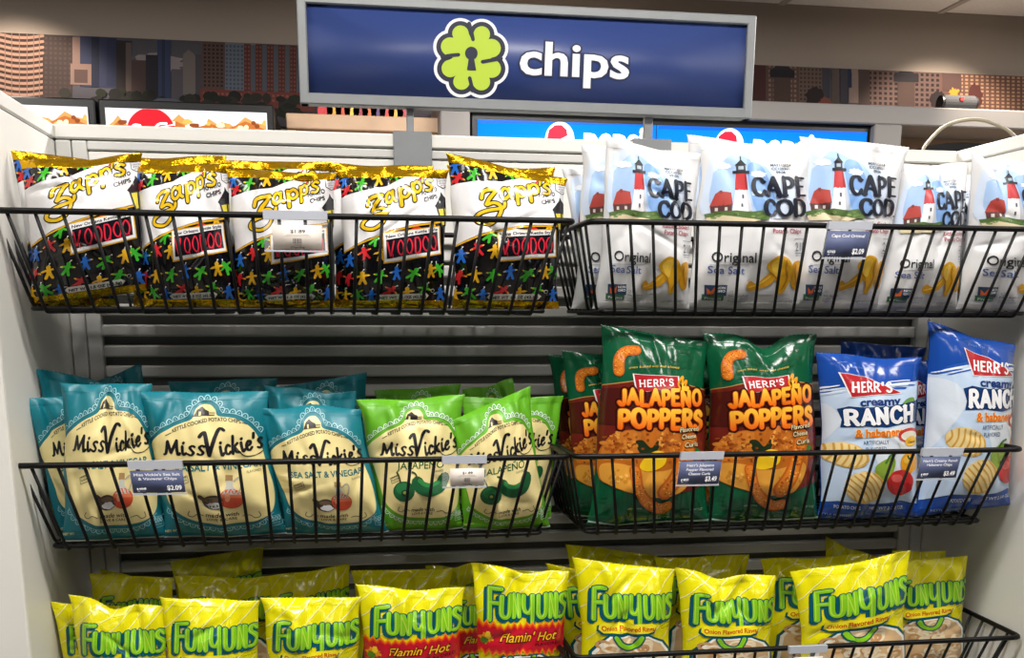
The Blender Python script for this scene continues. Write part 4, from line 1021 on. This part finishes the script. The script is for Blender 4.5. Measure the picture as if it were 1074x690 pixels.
def baskets():
    spec = [(-.008, .607, -.1267, 'left wire basket of the top row, holding black and gold bags'),
            (.626, 1.218, -.1267, 'right wire basket of the top row, holding white lighthouse bags'),
            (-.008, .606, -.3906, 'left wire basket of the middle row, holding teal and lime bags'),
            (.6135, 1.186, -.3906, 'right wire basket of the middle row, holding dark green and blue bags'),
            (-.008, .607, -.6374, 'left wire basket of the bottom row, holding yellow bags, two of them with red flames'),
            (.618, 1.2135, -.6374, 'right wire basket of the bottom row, holding only plain yellow ring snack bags')]
    proto = build_basket()
    for i, (a, b, r, lab) in enumerate(spec):
        o = proto if i == 0 else copy_tree(proto)
        o.location = (a, 0, r + ZT); o.scale = ((b-a)/BW, 1, 1); o['label'] = lab

# ------------------------------------------------------------------ the place around it
def setting():
    m = MB(); m.box(-6, 7, -6, 4, -.1, 0, .001); tag(m.build('floor', M['floor']), kind='structure')
    yw = 2.4
    zc = float(at(900, 8, yw)[2])
    m = MB(); m.box(-6, 7, yw, yw+.1, 0, zc, .001); tag(m.build('wall_back', M['wall']), kind='structure')
    m = MB(); m.box(-6, 7, -6, yw+.1, zc, zc+.08, .001); ce = tag(m.build('ceiling', M['ceil']), kind='structure')
    m = MB()
    x = -5.4
    while x < 6.8: m.box(x-.012, x+.012, -6, yw, zc-.006, zc, .001); x += .61
    y = yw - .45
    while y > -6: m.box(-6, 7, y-.012, y+.012, zc-.0065, zc, .001); y -= .61
    tag(m.build('trim_1', M['tbar']), kind='structure')
    # mural
    xa, xb, z1, z0 = MURAL
    for o in [flat_print('wall_mural', ART['mural'], [(xa, yw-.02, z1), (xb, yw-.02, z1), (xb, yw-.02, z0), (xa, yw-.02, z0)], M['mural'], thick=.012)]:
        tag(o, 'long printed mural strip of a city skyline along the back wall', 'mural')
    # grey casing round the coolers: a header with pillars
    yc = 2.0
    zt_ = float(at(900, 109.5, yc)[2]); zl = float(at(900, 129.5, yc)[2])
    p1, p2, p3, p4 = [float(at(x, 130, yc)[0]) for x in (462, 493, 918, 947)]
    m = MB(); m.box(p1, p1+4, yc, yw-.03, zl, zt_, .004); m.box(p1, p2, yc, yw-.03, 0, zl, .004); m.box(p3, p4, yc, yw-.03, 0, zl, .004)
    tag(m.build('trim_2', M['casing']), kind='structure')
    # second bay on the right: pale board at the back of the opening
    m = MB(); m.box(p4+.002, p4+2, yc+.25, yc+.28, 0, float(at(1000, 139, yc+.25)[2]), .004)
    bd = tag(m.build('partition_board', M['wood']), 'pale board standing in the grey opening right of the blue coolers', 'board')
    # coolers
    def cooler(name, x0, x1, y, ztop, doors, keys, label, hdr, split=None):
        O = ((x0+x1)/2, y+.3, 0)
        root = empty('drinks_cooler', O, label, 'cooler', 'drinks coolers along the back wall')
        yb_ = min(y+.6, yw-.04)
        m = MB(); m.box(x0, x1, y, yb_, .02, ztop, .004); m.build('cabinet', M['black'], root, origin=O)
        n = doors; w = (x1-x0)/n
        for i in range(n):
            a, b = x0 + w*i + .02, x0 + w*(i+1) - .02
            if split: a, b = (x0 + .02, split - .002) if i == 0 else (split + .002, x1 - .02)
            flat_print('header_panel', ART[keys[i]], [(a, y-.008, ztop-.025), (b, y-.008, ztop-.025), (b, y-.008, ztop-.025-hdr), (a, y-.008, ztop-.025-hdr)], M['screen'], root, origin=O, thick=.007)
            m = MB(); m.box(x0+w*i+.012, x0+w*(i+1)-.012, y-.03, y-.001, .14, ztop-.06-hdr, .003); d = m.build('door', M['glass'], root, origin=O)
            m = MB(); m.tube(rounded([(x0+w*i+.05, y-.031, .75), (x0+w*i+.05, y-.07, .78), (x0+w*i+.05, y-.07, 1.15), (x0+w*i+.05, y-.031, 1.18)], .02), .011); m.build('handle', M['steel'], d, smooth=True, origin=O)
    yk = 1.95
    x0, x1 = float(at(103.5, 120, yk)[0]), float(at(287, 120, yk)[0]); zt1 = float(at(105, 103.5, yk)[2])
    cooler('c', x0, x1, yk, zt1, 1, ['cola'], 'black cooler with a lit header showing a big red disc', .19)
    xl = float(at(100, 120, yk)[0])
    cooler('c', xl - (x1-x0), xl, yk, zt1, 1, ['cola'], 'black cooler half hidden by the left side panel, lit brown and white header', .19)
    x0, x1 = float(at(494, 130, 2.03)[0]), float(at(915, 130, 2.03)[0]); zt2 = float(at(500, 116.5, 2.03)[2])
    cooler('c', x0, x1, 2.03, zt2, 2, ['pep', 'pepr'], 'wide black cooler with bright blue lit headers under the grey casing', .19, float(at(689, 130, 2.022)[0]))
    # shelf of goods left of the pillar
    y = 2.1; xa = float(at(300, 125, y)[0]); xb = float(at(460, 130, y)[0])
    O = ((xa+xb)/2, y, 0); zs = float(at(380, 121, y)[2])
    root = empty('goods_shelf', O, 'pale wooden wall shelf carrying small coloured packets behind the blue sign', 'shelf')
    m = MB(); m.box(xa, xb, y, 2.37, zs-.045, zs, .003); m.build('shelf_board', M['wood'], root, origin=O)
    m = MB(); m.box(xa, xb, y+.02, 2.37, zs-.5, zs-.06, .003); m.build('front_board', M['wood'], root, origin=O)
    for x in (xa, xb-.03):
        m = MB(); m.box(x, x+.03, y+.01, 2.37, 0, zs-.046, .003); m.build('upright', M['wood'], root, origin=O)
    cols = ['#c8202c', '#e0a020', '#d04818', '#e8c84a', '#a01c28', '#d86a20', '#5a2a6a', '#e03020', '#f0b030', '#b82030']
    names = ['crimson', 'amber', 'rust', 'pale yellow', 'dark red', 'orange', 'purple', 'scarlet', 'golden', 'ruby']
    for i, cl in enumerate(cols):
        pm = mat('packet_' + names[i].replace(' ', '_'), cl, rough=.4, noise=.15, nscale=30)
        x = xa + .1 + i*(xb-xa-.2)/10; h = .035 + .012*((i*7) % 4)
        m = MB(); m.prism([(x, zs+.001), (x+.042, zs+.001), (x+.046, zs+h*.5), (x+.040, zs+h), (x+.003, zs+h), (x-.003, zs+h*.5)], y+.03, y+.09)
        tag(m.build('snack_packet', pm), names[i] + ' packet on the pale wall shelf behind the blue sign', 'packet', 'packets on the wall shelf')
    # small cylinder speaker on the casing's ledge
    a = at(985, 112, yc+.06); b = at(1022, 113, yc+.06); rr = .026
    O = ((a[0]+b[0])/2, yc+.06, zt_)
    root = empty('portable_speaker', O, 'small grey cylindrical speaker lying on the grey ledge before the mural', 'speaker')
    m = MB(); m.tube([(a[0]+.008, yc+.06, zt_+rr), (b[0]-.008, yc+.06, zt_+rr)], rr, 20); m.build('body', M['cloth'], root, smooth=False, origin=O)
    for x, d in ((a[0], 1), (b[0], -1)):
        m = MB(); m.tube([(x, yc+.06, zt_+rr), (x+d*.009, yc+.06, zt_+rr)], rr*.93, 20); m.build('end_cap', M['black'], root, origin=O)
    m = MB(); m.box(O[0]-.006, O[0]+.008, yc+.06-rr-.002, yc+.06-rr+.003, zt_+rr+.004, zt_+rr+.016, .001); m.build('badge', M['red'], root, origin=O)
    # carrier with a pale hoop behind the right end of the shelf
    y = .5
    pts = [at(px, py, y) for px, py in ((963, 172), (968, 157), (977, 145), (990, 133), (1008, 126.5), (1028, 125.5), (1046, 131), (1060, 139), (1070, 152), (1073, 168))]
    zb = float(at(1000, 190, y)[2])
    O = (float((pts[0][0]+pts[-1][0])/2), y, zb-.35)
    root = empty('hooped_carrier', O, 'black carrier with a pale curved hoop handle behind the right of the shelf', 'carrier')
    pl = [tuple(p) for p in cr(pts, 6)]; pl = [(pts[0][0], y, zb)] + pl + [(pts[-1][0], y, zb)]
    m = MB(); m.tube(pl, .0035, 8); m.build('hoop_handle', M['hoop'], root, smooth=True, origin=O)
    xa, xb = float(pts[0][0])-.01, float(pts[-1][0])+.03
    prof = [(xa, zb-.35), (xb, zb-.35), (xb, zb)]
    for k in range(9):
        u = k/8; x = xb + (xa-xb)*u; zz = float(at(1000, 158, y)[2]) + (float(at(1000, 149, y)[2]) - float(at(1000, 158, y)[2]))*math.sin(math.pi*(1-u)**.8)
        prof.append((x, zz))
    prof.append((xa, zb))
    m = MB(); m.prism(prof, y-.0, y+.2); m.build('body', M['black'], root, origin=O)
    # it stands on a stool-high shelf on the far side of the unit
    m = MB(); m.box(O[0]-.3, O[0]+.3, y-.08, y+.3, 0, zb-.35, .006)
    tag(m.build('stock_counter', M['casing']), 'grey counter on the far side of the shelf unit under the carrier', 'counter')

def sign():
    y = -.008
    c = [at(*p, y) for p in ((311, -3), (792, 14), (787, 125.5), (315, 109.5))]
    x0 = (c[0][0]+c[3][0])/2; x1 = (c[1][0]+c[2][0])/2; z1 = (c[0][2]+c[1][2])/2; z0 = (c[2][2]+c[3][2])/2
    O = ((x0+x1)/2, 0, ZT)
    root = empty('aisle_sign', O, 'blue aisle sign with a green clover and the word chips in a silver frame', 'sign')
    fr = .0115; fb = .0135
    m = MB()
    m.box(x0, x1, y-.006, y+.014, z1-fr, z1, .0015); m.box(x0, x1, y-.006, y+.014, z0, z0+fb, .0015)
    m.box(x0, x0+fr, y-.0062, y+.0142, z0, z1, .0015); m.box(x1-fr, x1, y-.0062, y+.0142, z0, z1, .0015)
    m.build('frame', M['signframe'], root, origin=O)
    flat_print('panel', ART['sign'], [(x0+fr-.001, y, z1-fr+.001), (x1-fr+.001, y, z1-fr+.001), (x1-fr+.001, y, z0+fb-.001), (x0+fr-.001, y, z0+fb-.001)], M['sign'], root, origin=O, thick=.01)
    for px0, px1, bx0, bx1 in ((426.5, 434, 412.5, 453), (676, 684.5, 664, 704)):
        a, b = float(at(px0, 130, 0)[0]), float(at(px1, 130, 0)[0]); ba, bb = float(at(bx0, 150, -.006)[0]), float(at(bx1, 150, -.006)[0])
        m = MB(); m.box(a, b, -.002, .008, ZT+.0005, z0+.001, .001); m.build('post', M['steel'], root, origin=O)
        m = MB(); m.box(ba, bb, -.0075, -.0045, ZT-.041, ZT+.003, .001); m.box(ba, bb, -.0065, .034, ZT+.0005, ZT+.003, .0008); m.build('bracket', M['steel'], root, origin=O)

# ------------------------------------------------------------------ price tags
def price_tag(cx, cy, w, h, row, lines, price, small, blue, label, lean=0.):
    """clear holder clipped over a basket rim with a printed card"""
    z = ZT + row; yf = -.2745
    p = at(cx, cy, yf); x = float(p[0])
    k = F/np.dot(p - CAM, cam_dir(0, 0, 1)); wm, hm = w/k, h/k
    O = (x, yf, z)
    root = empty('price_tag', O, label, 'price tag', 'price tags on the basket rims')
    m = MB()
    ztop = z + .0045
    def sh(a, b, y0, y1, z0, z1, key, nm):
        m = MB(); m.hexa([(x+a+lean*(z0-z), y0, z0), (x+b+lean*(z0-z), y0, z0), (x+b+lean*(z1-z), y0, z1), (x+a+lean*(z1-z), y0, z1),
                          (x+a+lean*(z0-z), y1, z0), (x+b+lean*(z0-z), y1, z0), (x+b+lean*(z1-z), y1, z1), (x+a+lean*(z1-z), y1, z1)])
        return m.build(nm, M[key], root, origin=O)
    sh(-wm/2, wm/2, yf-.0012, yf-.0004, z-hm, z-.004, 'clear', 'holder')
    sh(-wm/2, wm/2, yf-.003, yf+.0025, z-.0045, ztop, 'clearedge', 'clip_lip')
    sh(-wm/2, wm/2, yf-.0016, yf-.0002, z-hm-.0012, z-hm+.0006, 'clearedge', 'bottom_lip')
    A = Art([(0, 0), (100, 0), (100, 62), (0, 62)], '#525b80' if blue else '#e6dcd2', step=.05)
    ink = '#f2f2f5' if blue else '#3a3634'
    if blue:
        for i, l in enumerate(lines):
            n = len(l)*4.6*(.95 if len(lines) > 2 else 1); n = min(n, 88); y0 = 15 + i*11.5
            A.text(l, (50-n/2, y0), (50+n/2, y0), 7.2, ink, 1, bold=.02)
        A.text(price, (66, 55), (94, 55), 13, ink, 1, bold=.025)
        A.text(small, (8, 53), (26, 53), 6, ink, 1, bold=.03)
        A.rect(9, 56, 14, 58, '#a8adc4', 1); A.rect(17, 56.5, 24, 57.5, '#8a90ac', 1)
        ca, cb = -.5, .5
    else:
        A.text(price, (36, 20), (66, 20), 9, ink, 1, bold=.02)
        A.rect(28, 24, 74, 25, '#a89c90', 1); A.rect(24, 28, 77, 29, '#a89c90', 1)
        xx = 41
        for k in (1, .5, 1.4, .6, .5, 1.6, .7, 1, .5, 1.2): A.rect(xx, 34, xx+k, 47, '#3a3634', 1); xx += k + .9
        A.rect(43, 50, 58, 51.5, '#6a625c', 1); A.text(small, (36, 59), (64, 59), 4.5, '#4a4440', 1, bold=.03)
        ca, cb = (-.34, .46) if lines == 'r' else (-.38, .42)
    zc0, zc1 = z-hm+.0015, z-.0062 - (0 if blue else .004)
    dx0, dx1 = lean*(zc1-z), lean*(zc0-z)
    ya = yf-.0018
    flat_print('price_card', A, [(x+ca*wm+.001+dx0, ya, zc1), (x+cb*wm-.001+dx0, ya, zc1), (x+cb*wm-.001+dx1, ya, zc0), (x+ca*wm+.001+dx1, ya, zc0)], M['print'], root, origin=O, lift=.00012, thick=.0004)

def tags():
    price_tag(310, 232, 66, 36, -.1267, '', '$1.89', 'Chips/Bag', False, 'white price tag reading 1.89 on the rim before the black bags')
    price_tag(891, 237, 49, 33, -.1267, ['Cape Cod Original'], '$2.09', 'K37423', True, 'blue price tag reading 2.09 on the rim before the white lighthouse bags', lean=.13)
    price_tag(163, 485, 55, 31, -.3906, ["Miss Vickie's Sea Salt", '& Vingegar Chips'], '$2.09', '# 44448', True, 'blue price tag reading 2.09 on the rim before the teal bags', lean=-.08)
    price_tag(487, 483, 47, 29, -.3906, 'r', '$1.89', 'Chips/Bag', False, 'white price tag reading 1.89 on the rim between the lime green bags')
    price_tag(736, 477, 47, 31, -.3906, ["Herr's Jalapeno", 'Popper Flavored', 'Cheese Curls'], '$3.49', '# 48620', True, 'blue price tag reading 3.49 on the rim before the dark green bags', lean=.12)
    price_tag(988, 473, 46, 29, -.3906, ["Herr's Creamy Ranch", 'Habanero Chips'], '$3.49', '# 68630', True, 'blue price tag reading 3.49 on the rim before the blue bags', lean=.16)
    price_tag(847, 681, 42, 30, -.6374, '', '$2.09', 'Chips/Bag', False, 'white price tag at the bottom edge before the yellow ring snack bags')

def bags():
    r1, r2, r3 = 'black bags in the top left basket', 'white lighthouse bags in the top right basket', None
    n = [100]
    def b(art, quad, yt, yb, label, group, **k):
        n[0] += 1
        return chip_bag(ART[art], quad, yt, yb, label, group, n[0], **k)
    # --- top left: black bags, gold foil ends
    g = 'black bags in the top left basket'; k = dict(seal='foil', ts=.06)
    b('voodoo', [(20, 168), (150, 160), (157, 305), (32, 324)], (-.226, -.212), (-.213, -.205), 'black figure bag leaning at the far left end of the top basket', g, **k)
    b('voodoo', [(139, 172), (242, 172), (250, 325), (150, 323)], -.210, -.200, 'black figure bag second from the left of the top basket', g, **k)
    b('voodoo', [(236, 177), (354, 180), (352, 328), (247, 327)], -.215, -.203, 'black figure bag directly behind the white 1.89 tag of the top basket', g, **k)
    b('voodoo', [(352, 178), (471, 178), (470, 331), (359, 329)], -.210, -.203, 'black figure bag between the white tag and the tallest black bag', g, **k)
    b('voodoo', [(467, 160), (596, 187), (586, 335), (474, 330)], -.212, -.205, 'tallest black figure bag, its gold top highest, at the right end of the basket', g, **k)
    g = 'black bags in the second rank of the top left basket'; k = dict(seal='foil', ts=.06, thick=.02)
    b('voodoo', [(11, 157), (100, 168), (125, 322), (32, 322)], (-.200, -.15), (-.175, -.150), 'black bag showing a gold corner behind the leftmost black bag', g, **k)
    b('voodoo', [(130, 165), (238, 163), (245, 322), (140, 322)], -.150, -.150, 'black bag whose gold top shows behind the second black bag from the left', g, **k)
    b('voodoo', [(232, 168), (348, 170), (350, 324), (240, 324)], -.150, -.150, 'black bag whose gold top shows behind the bag with the white tag', g, **k)
    b('voodoo', [(340, 170), (455, 174), (460, 326), (350, 326)], -.150, -.150, 'black bag whose gold top shows behind the fourth black bag from the left', g, **k)
    b('voodoo', [(468, 172), (583, 175), (580, 326), (475, 326)], -.150, -.150, 'black bag hidden behind the tallest black bag at the right end', g, **k)
    # --- top right: white lighthouse bags
    g = 'white lighthouse bags in the top right basket'; k = dict(mat_key='satin', ts=.05, crumple=.95)
    b('light', [(634, 145), (737, 161), (722, 330), (621, 326)], -.212, -.205, 'white lighthouse bag at the front left of the top right basket', g, **k)
    b('light', [(733, 149), (857, 152), (842, 330), (716, 329)], -.214, -.205, 'white lighthouse bag second from the left, under the right sign post', g, **k)
    b('light', [(838, 143), (955, 154), (922, 325), (825, 326)], -.214, -.205, 'white lighthouse bag behind the blue 2.09 tag of the top basket', g, **k)
    b('light', [(944, 171), (1016, 170), (1005, 326), (914, 326)], -.205, -.200, 'shorter white lighthouse bag just right of the blue 2.09 tag', g, **k)
    b('light', [(1019, 158), (1090, 168), (1080, 328), (1003, 325)], -.212, -.205, 'white lighthouse bag cut off by the right edge of the picture', g, sag=((-.45, -.012, .3),), smul=1.5, **k)
    g = 'white lighthouse bags in the second rank'; k = dict(mat_key='satin', ts=.05, thick=.02)
    b('light', [(609, 151), (715, 158), (700, 331), (598, 333)], -.155, -.150, 'white bag edging out left behind the front left lighthouse bag', g, **k)
    b('light', [(588, 176), (690, 172), (690, 327), (606, 326)], -.095, -.090, 'white bag deepest at the left end of the top right basket', g, **k)
    b('light', [(720, 141), (826, 151), (820, 329), (724, 328)], -.155, -.150, 'white bag whose top corner rises behind the second lighthouse bag', g, **k)
    b('light', [(834, 150), (935, 158), (918, 328), (830, 328)], -.155, -.150, 'white bag hidden behind the lighthouse bag with the blue tag', g, **k)
    b('light', [(950, 186), (1042, 180), (1035, 328), (950, 328)], -.150, -.150, 'white bag showing blue sky between the two rightmost lighthouse bags', g, **k)
    # --- middle left: teal and lime bags
    g = 'teal bags in the middle left basket'; k = dict(mat_key='satin', ts=.05)
    b('vinegar', [(63, 401), (160, 402), (177, 566), (64, 571)], (-.222, -.207), (-.212, -.205), 'teal bag leftmost of the front rank, beside the blue 2.09 tag', g, **k)
    b('vinegar', [(141, 410), (282, 410), (303, 566), (174, 574)], -.214, -.207, 'teal bag in the middle of the front rank, right of the blue tag', g, **k)
    b('vinegar', [(266, 426), (379, 429), (410, 563), (300, 565)], -.216, -.208, 'teal bag standing lowest, leaning against the lime green bags', g, sag=((.0, .006, .5),), **k)
    g = 'teal bags behind the front rank'; k = dict(mat_key='satin', ts=.05, thick=.018)
    b('vinegar', [(24, 418), (110, 412), (140, 560), (60, 562)], (-.212, -.150), (-.18, -.150), 'teal bag with a bluish corner poking out far left behind the front one', g, **k)
    b('vinegar', [(36, 386), (150, 404), (160, 552), (62, 552)], (-.172, -.10), (-.14, -.110), 'dark teal bag rising highest in the left back corner of the middle basket', g, **k)
    b('vinegar', [(90, 404), (148, 380), (185, 552), (110, 555)], -.060, -.060, 'dark teal bag with a pointed corner raised like a spike', g, **k)
    b('vinegar', [(176, 400), (292, 396), (285, 552), (190, 552)], -.110, -.110, 'dark teal bag lying behind the middle teal bag', g, **k)
    b('vinegar', [(277, 404), (374, 410), (385, 558), (290, 558)], -.158, -.155, 'teal bag with a shiny blue top behind the lowest teal bag', g, **k)
    b('vinegar', [(292, 406), (385, 390), (395, 552), (300, 552)], -.100, -.100, 'darkest teal bag tilted up at the back beside the lime bags', g, **k)
    g = 'lime green bags in the middle left basket'; k = dict(mat_key='satin', ts=.05)
    b('jalap', [(373, 419), (488, 413), (486, 562), (398, 563)], -.205, -.203, 'lime green bag at the left of the white 1.89 tag', g, **k)
    b('jalap', [(470, 442), (556, 404), (578, 557), (486, 563)], -.214, -.206, 'lime green bag strongly tilted, right of the white 1.89 tag', g, **k)
    g = 'lime green bags behind the front pair'; k = dict(mat_key='satin', ts=.05, thick=.018)
    b('jalap', [(482, 416), (592, 415), (577, 556), (494, 558)], -.160, -.155, 'lime green bag peeping out right behind the tilted one', g, **k)
    b('jalap', [(392, 409), (484, 402), (480, 552), (400, 552)], -.110, -.110, 'dark lime bag behind the lime bag left of the white tag', g, **k)
    b('jalap', [(484, 408), (538, 396), (575, 552), (490, 552)], -.100, -.100, 'dark lime bag at the very back behind the tilted one', g, **k)
    # --- middle right: dark green and blue bags
    g = 'dark green bags in the middle right basket'; k = dict(ts=.05, crumple=.85)
    b('popper', [(630, 340), (743, 358), (745, 547), (614, 553)], -.205, -.205, 'dark green curls bag left of the blue 3.49 tag', g, **k)
    b('popper', [(737, 349), (856, 350), (860, 546), (741, 550)], -.205, -.205, 'dark green curls bag with a dipped top right of the tag', g, sag=((.05, -.016, .3),), **k)
    g = 'dark green bags behind the front pair'; k = dict(ts=.05, thick=.018)
    b('popper', [(589, 367), (690, 372), (690, 549), (600, 552)], -.155, -.155, 'dark green bag half covered on the left by the front curls bag', g, **k)
    b('popper', [(574, 371), (660, 374), (665, 546), (592, 547)], -.100, -.100, 'dark green bag furthest back at the left end', g, **k)
    b('popper', [(692, 380), (785, 376), (790, 549), (700, 549)], -.155, -.155, 'dark green bag glimpsed in the gap between the two front curls bags', g, **k)
    g = 'blue bags in the middle right basket'; k = dict(ts=.05, crumple=.6)
    b('ranchl', [(854, 369), (966, 374), (963, 548), (857, 547)], -.212, -.205, 'blue ridged chip bag right of the dark green bags', g, **k)
    b('ranch', [(973, 336), (1066, 362), (1059, 528), (958, 541)], -.212, -.205, 'tall blue ridged chip bag at the right end beside the side panel', g, **k)
    g = 'blue bags behind the front pair'; k = dict(ts=.05, thick=.018)
    b('ranchl', [(881, 357), (971, 364), (960, 546), (868, 546)], -.150, -.150, 'blue bag whose folded top rises behind the left blue bag', g, **k)
    b('ranchl', [(920, 378), (1004, 378), (1000, 545), (918, 545)], -.165, -.160, 'blue bag seen as a strip between the two front blue bags', g, **k)
    # --- bottom left: yellow bags
    g = 'yellow ring snack bags in the bottom left basket'; k = dict(ts=.05, thick=.026)
    b('ring', [(72, 623), (174, 636), (186, 775), (86, 776)], -.212, -.205, 'yellow bag leftmost of the front rank with a peaked corner', g, sag=((-.1, -.008, .3),), **k)
    b('ring', [(167, 626), (273, 629), (277, 775), (178, 775)], -.212, -.205, 'yellow bag second from left of the bottom front rank', g, **k)
    b('ring', [(273, 626), (380, 625), (379, 775), (283, 775)], -.212, -.205, 'yellow bag third from left, just left of a flame bag', g, **k)
    g = 'yellow bags with a red flame band'
    b('flame', [(373, 613), (488, 616), (483, 772), (385, 772)], -.212, -.205, 'lower flame banded yellow bag, left of the taller one', g, **k)
    b('flame', [(494, 590), (598, 599), (588, 762), (500, 762)], -.212, -.205, 'taller flame banded yellow bag at the right end of its basket', g, sag=((.1, -.006, .3),), **k)
    b('flame', [(462, 612), (548, 612), (545, 760), (465, 760)], -.158, -.155, 'flame banded yellow bag squeezed behind the two front ones', g, thick=.018)
    g = 'yellow bags behind the front rank on the left'; k = dict(ts=.05, thick=.018)
    b('ring', [(53, 631), (140, 637), (150, 765), (74, 765)], (-.202, -.150), (-.175, -.150), 'yellow bag poking out left of the leftmost front bag', g, **k)
    b('ring', [(93, 601), (182, 606), (190, 745), (105, 745)], -.105, -.110, 'shaded yellow bag in the left corner of the second rank', g, **k)
    b('ring', [(105, 596), (160, 607), (180, 735), (110, 735)], -.060, -.065, 'shaded yellow bag folded in the far left corner', g, **k)
    b('ring', [(183, 604), (292, 602), (290, 745), (190, 745)], -.105, -.110, 'shaded yellow bag behind the second front bag from the left', g, **k)
    b('ring', [(178, 589), (277, 573), (280, 735), (190, 735)], -.060, -.065, 'dark yellow bag standing tall against the slats on the left', g, **k)
    b('ring', [(280, 604), (368, 590), (370, 745), (285, 745)], -.110, -.112, 'shaded yellow bag tilted up left of the flame bags', g, **k)
    b('ring', [(368, 598), (475, 596), (470, 745), (375, 745)], -.110, -.112, 'shaded yellow bag flat topped behind the lower flame bag', g, **k)
    b('ring', [(446, 593), (500, 590), (520, 735), (450, 735)], -.060, -.065, 'dark yellow bag at the back between the flame bags', g, **k)
    b('ring', [(500, 596), (590, 600), (582, 745), (505, 745)], -.110, -.112, 'shaded yellow bag hidden behind the taller flame bag', g, **k)
    # --- bottom right
    g = 'yellow ring snack bags in the bottom right basket'; k = dict(ts=.05, thick=.026)
    b('ring', [(600, 584), (709, 597), (702, 768), (611, 768)], -.212, -.205, 'yellow bag at the left end of the bottom right front rank', g, **k)
    b('ring', [(707, 594), (815, 604), (808, 768), (715, 768)], -.212, -.205, 'yellow bag with a dipped top, second in the bottom right rank', g, sag=((-.15, -.008, .3),), **k)
    b('ring', [(829, 600), (956, 577), (948, 762), (842, 765)], -.214, -.206, 'yellow bag tilted with its right corner highest, above the bottom tag', g, **k)
    g = 'yellow bags behind the bottom right front rank'; k = dict(ts=.05, thick=.02)
    b('ring', [(920, 588), (1016, 583), (1009, 752), (925, 755)], -.165, -.160, 'yellow bag at the right end, next to the bare basket side', g, **k)
    b('ring', [(797, 586), (911, 580), (900, 755), (806, 757)], -.155, -.150, 'yellow bag between the dipped bag and the tilted bag', g, **k)
    b('ring', [(572, 590), (672, 600), (672, 755), (606, 757)], -.155, -.155, 'yellow bag edging out left of the bottom right front rank', g, **k)
    k = dict(ts=.05, thick=.018)
    b('ring', [(592, 570), (690, 582), (690, 735), (612, 735)], -.085, -.095, 'dark yellow bag deepest at the left end of the bottom right basket', g, **k)
    b('ring', [(686, 584), (786, 581), (780, 742), (696, 742)], -.100, -.110, 'dark yellow bag behind the dipped front bag', g, **k)
    b('ring', [(866, 562), (922, 585), (920, 735), (850, 735)], -.060, -.065, 'dark yellow bag with a raised corner against the slats on the right', g, **k)
    b('ring', [(936, 577), (992, 577), (992, 738), (930, 738)], -.100, -.110, 'dark yellow bag in the right back corner of the bottom row', g, **k)

ART = make_art()


def area(name, loc, sx, sy, e, col=(1, .97, .93), rot=(0, 0, 0)):
    l = bpy.data.lights.new(name, 'AREA'); l.shape = 'RECTANGLE'; l.size = sx; l.size_y = sy; l.energy = e; l.color = col
    o = bpy.data.objects.new(name, l); COL.objects.link(o); o.location = loc; o.rotation_euler = rot
    return o

def lights():
    zc = float(at(900, 8, 2.4)[2])
    for i, (x, y) in enumerate(((-.95, -.95), (.6, -.95), (2.15, -.95), (-.95, -2.9), (.6, -2.9), (2.15, -2.9))):
        O = (x, y, zc-.03)
        root = empty('ceiling_light', O, 'recessed ceiling light panel above the aisle in front of the shelf', 'light', 'ceiling lights over the aisle')
        m = MB(); m.box(x-.6, x+.6, y-.16, y+.16, zc-.03, zc-.008, .004); m.build('housing', M['tbar'], root, origin=O)
        m = MB(); m.box(x-.57, x+.57, y-.13, y+.13, zc-.034, zc-.029, .001); m.build('diffuser', M['lamp'], root, origin=O)
        area('aisle_lamp', (x, y, zc-.04), 1.12, .26, (LAMP[0] if i == 1 else LAMP[0]*.5) if i < 3 else LAMP[1])
    for i, x in enumerate((-1.2, .9, 3.0)):  # unseen panels and lamps added to brighten the background wall and coolers
        y = .95; O = (x, y, zc-.03)
        root = empty('ceiling_light', O, 'added unseen light panel brightening the coolers and wall behind the shelf', 'light', 'added fill lights over the coolers')
        m = MB(); m.box(x-.6, x+.6, y-.16, y+.16, zc-.03, zc-.008, .004); m.build('housing', M['tbar'], root, origin=O)
        m = MB(); m.box(x-.57, x+.57, y-.13, y+.13, zc-.034, zc-.029, .001); m.build('diffuser', M['lamp'], root, origin=O)
        area('added_fill_lamp', (x, y, zc-.04), 1.12, .26, LAMP[2])
    # wall washers
    for px in (985, 20, 540):
        x = float(at(px, 60, 2.4)[0])
        l = bpy.data.lights.new('wall_washer', 'SPOT'); l.energy = 42; l.spot_size = math.radians(76); l.spot_blend = .4; l.color = (1, .86, .7); l.shadow_soft_size = .03
        o = bpy.data.objects.new('wall_washer', l); COL.objects.link(o); o.location = (x, 1.9, zc-.03); o.rotation_euler = (math.radians(38), 0, 0)
    w = bpy.data.worlds.new('world'); SC.world = w; w.use_nodes = True
    w.node_tree.nodes['Background'].inputs['Color'].default_value = (.9, .93, 1, 1); w.node_tree.nodes['Background'].inputs['Strength'].default_value = .05

LAMP = (26.5, 6, 50)
make_camera(); setting(); build_shelf(); baskets(); sign(); tags(); bags(); lights()
if _tobj: bpy.data.objects.remove(_tobj)
SC.view_settings.view_transform = 'Standard'; SC.view_settings.look = 'None'; SC.view_settings.gamma = 1
SC.view_settings.use_curve_mapping = False; SC.view_settings.exposure = 0
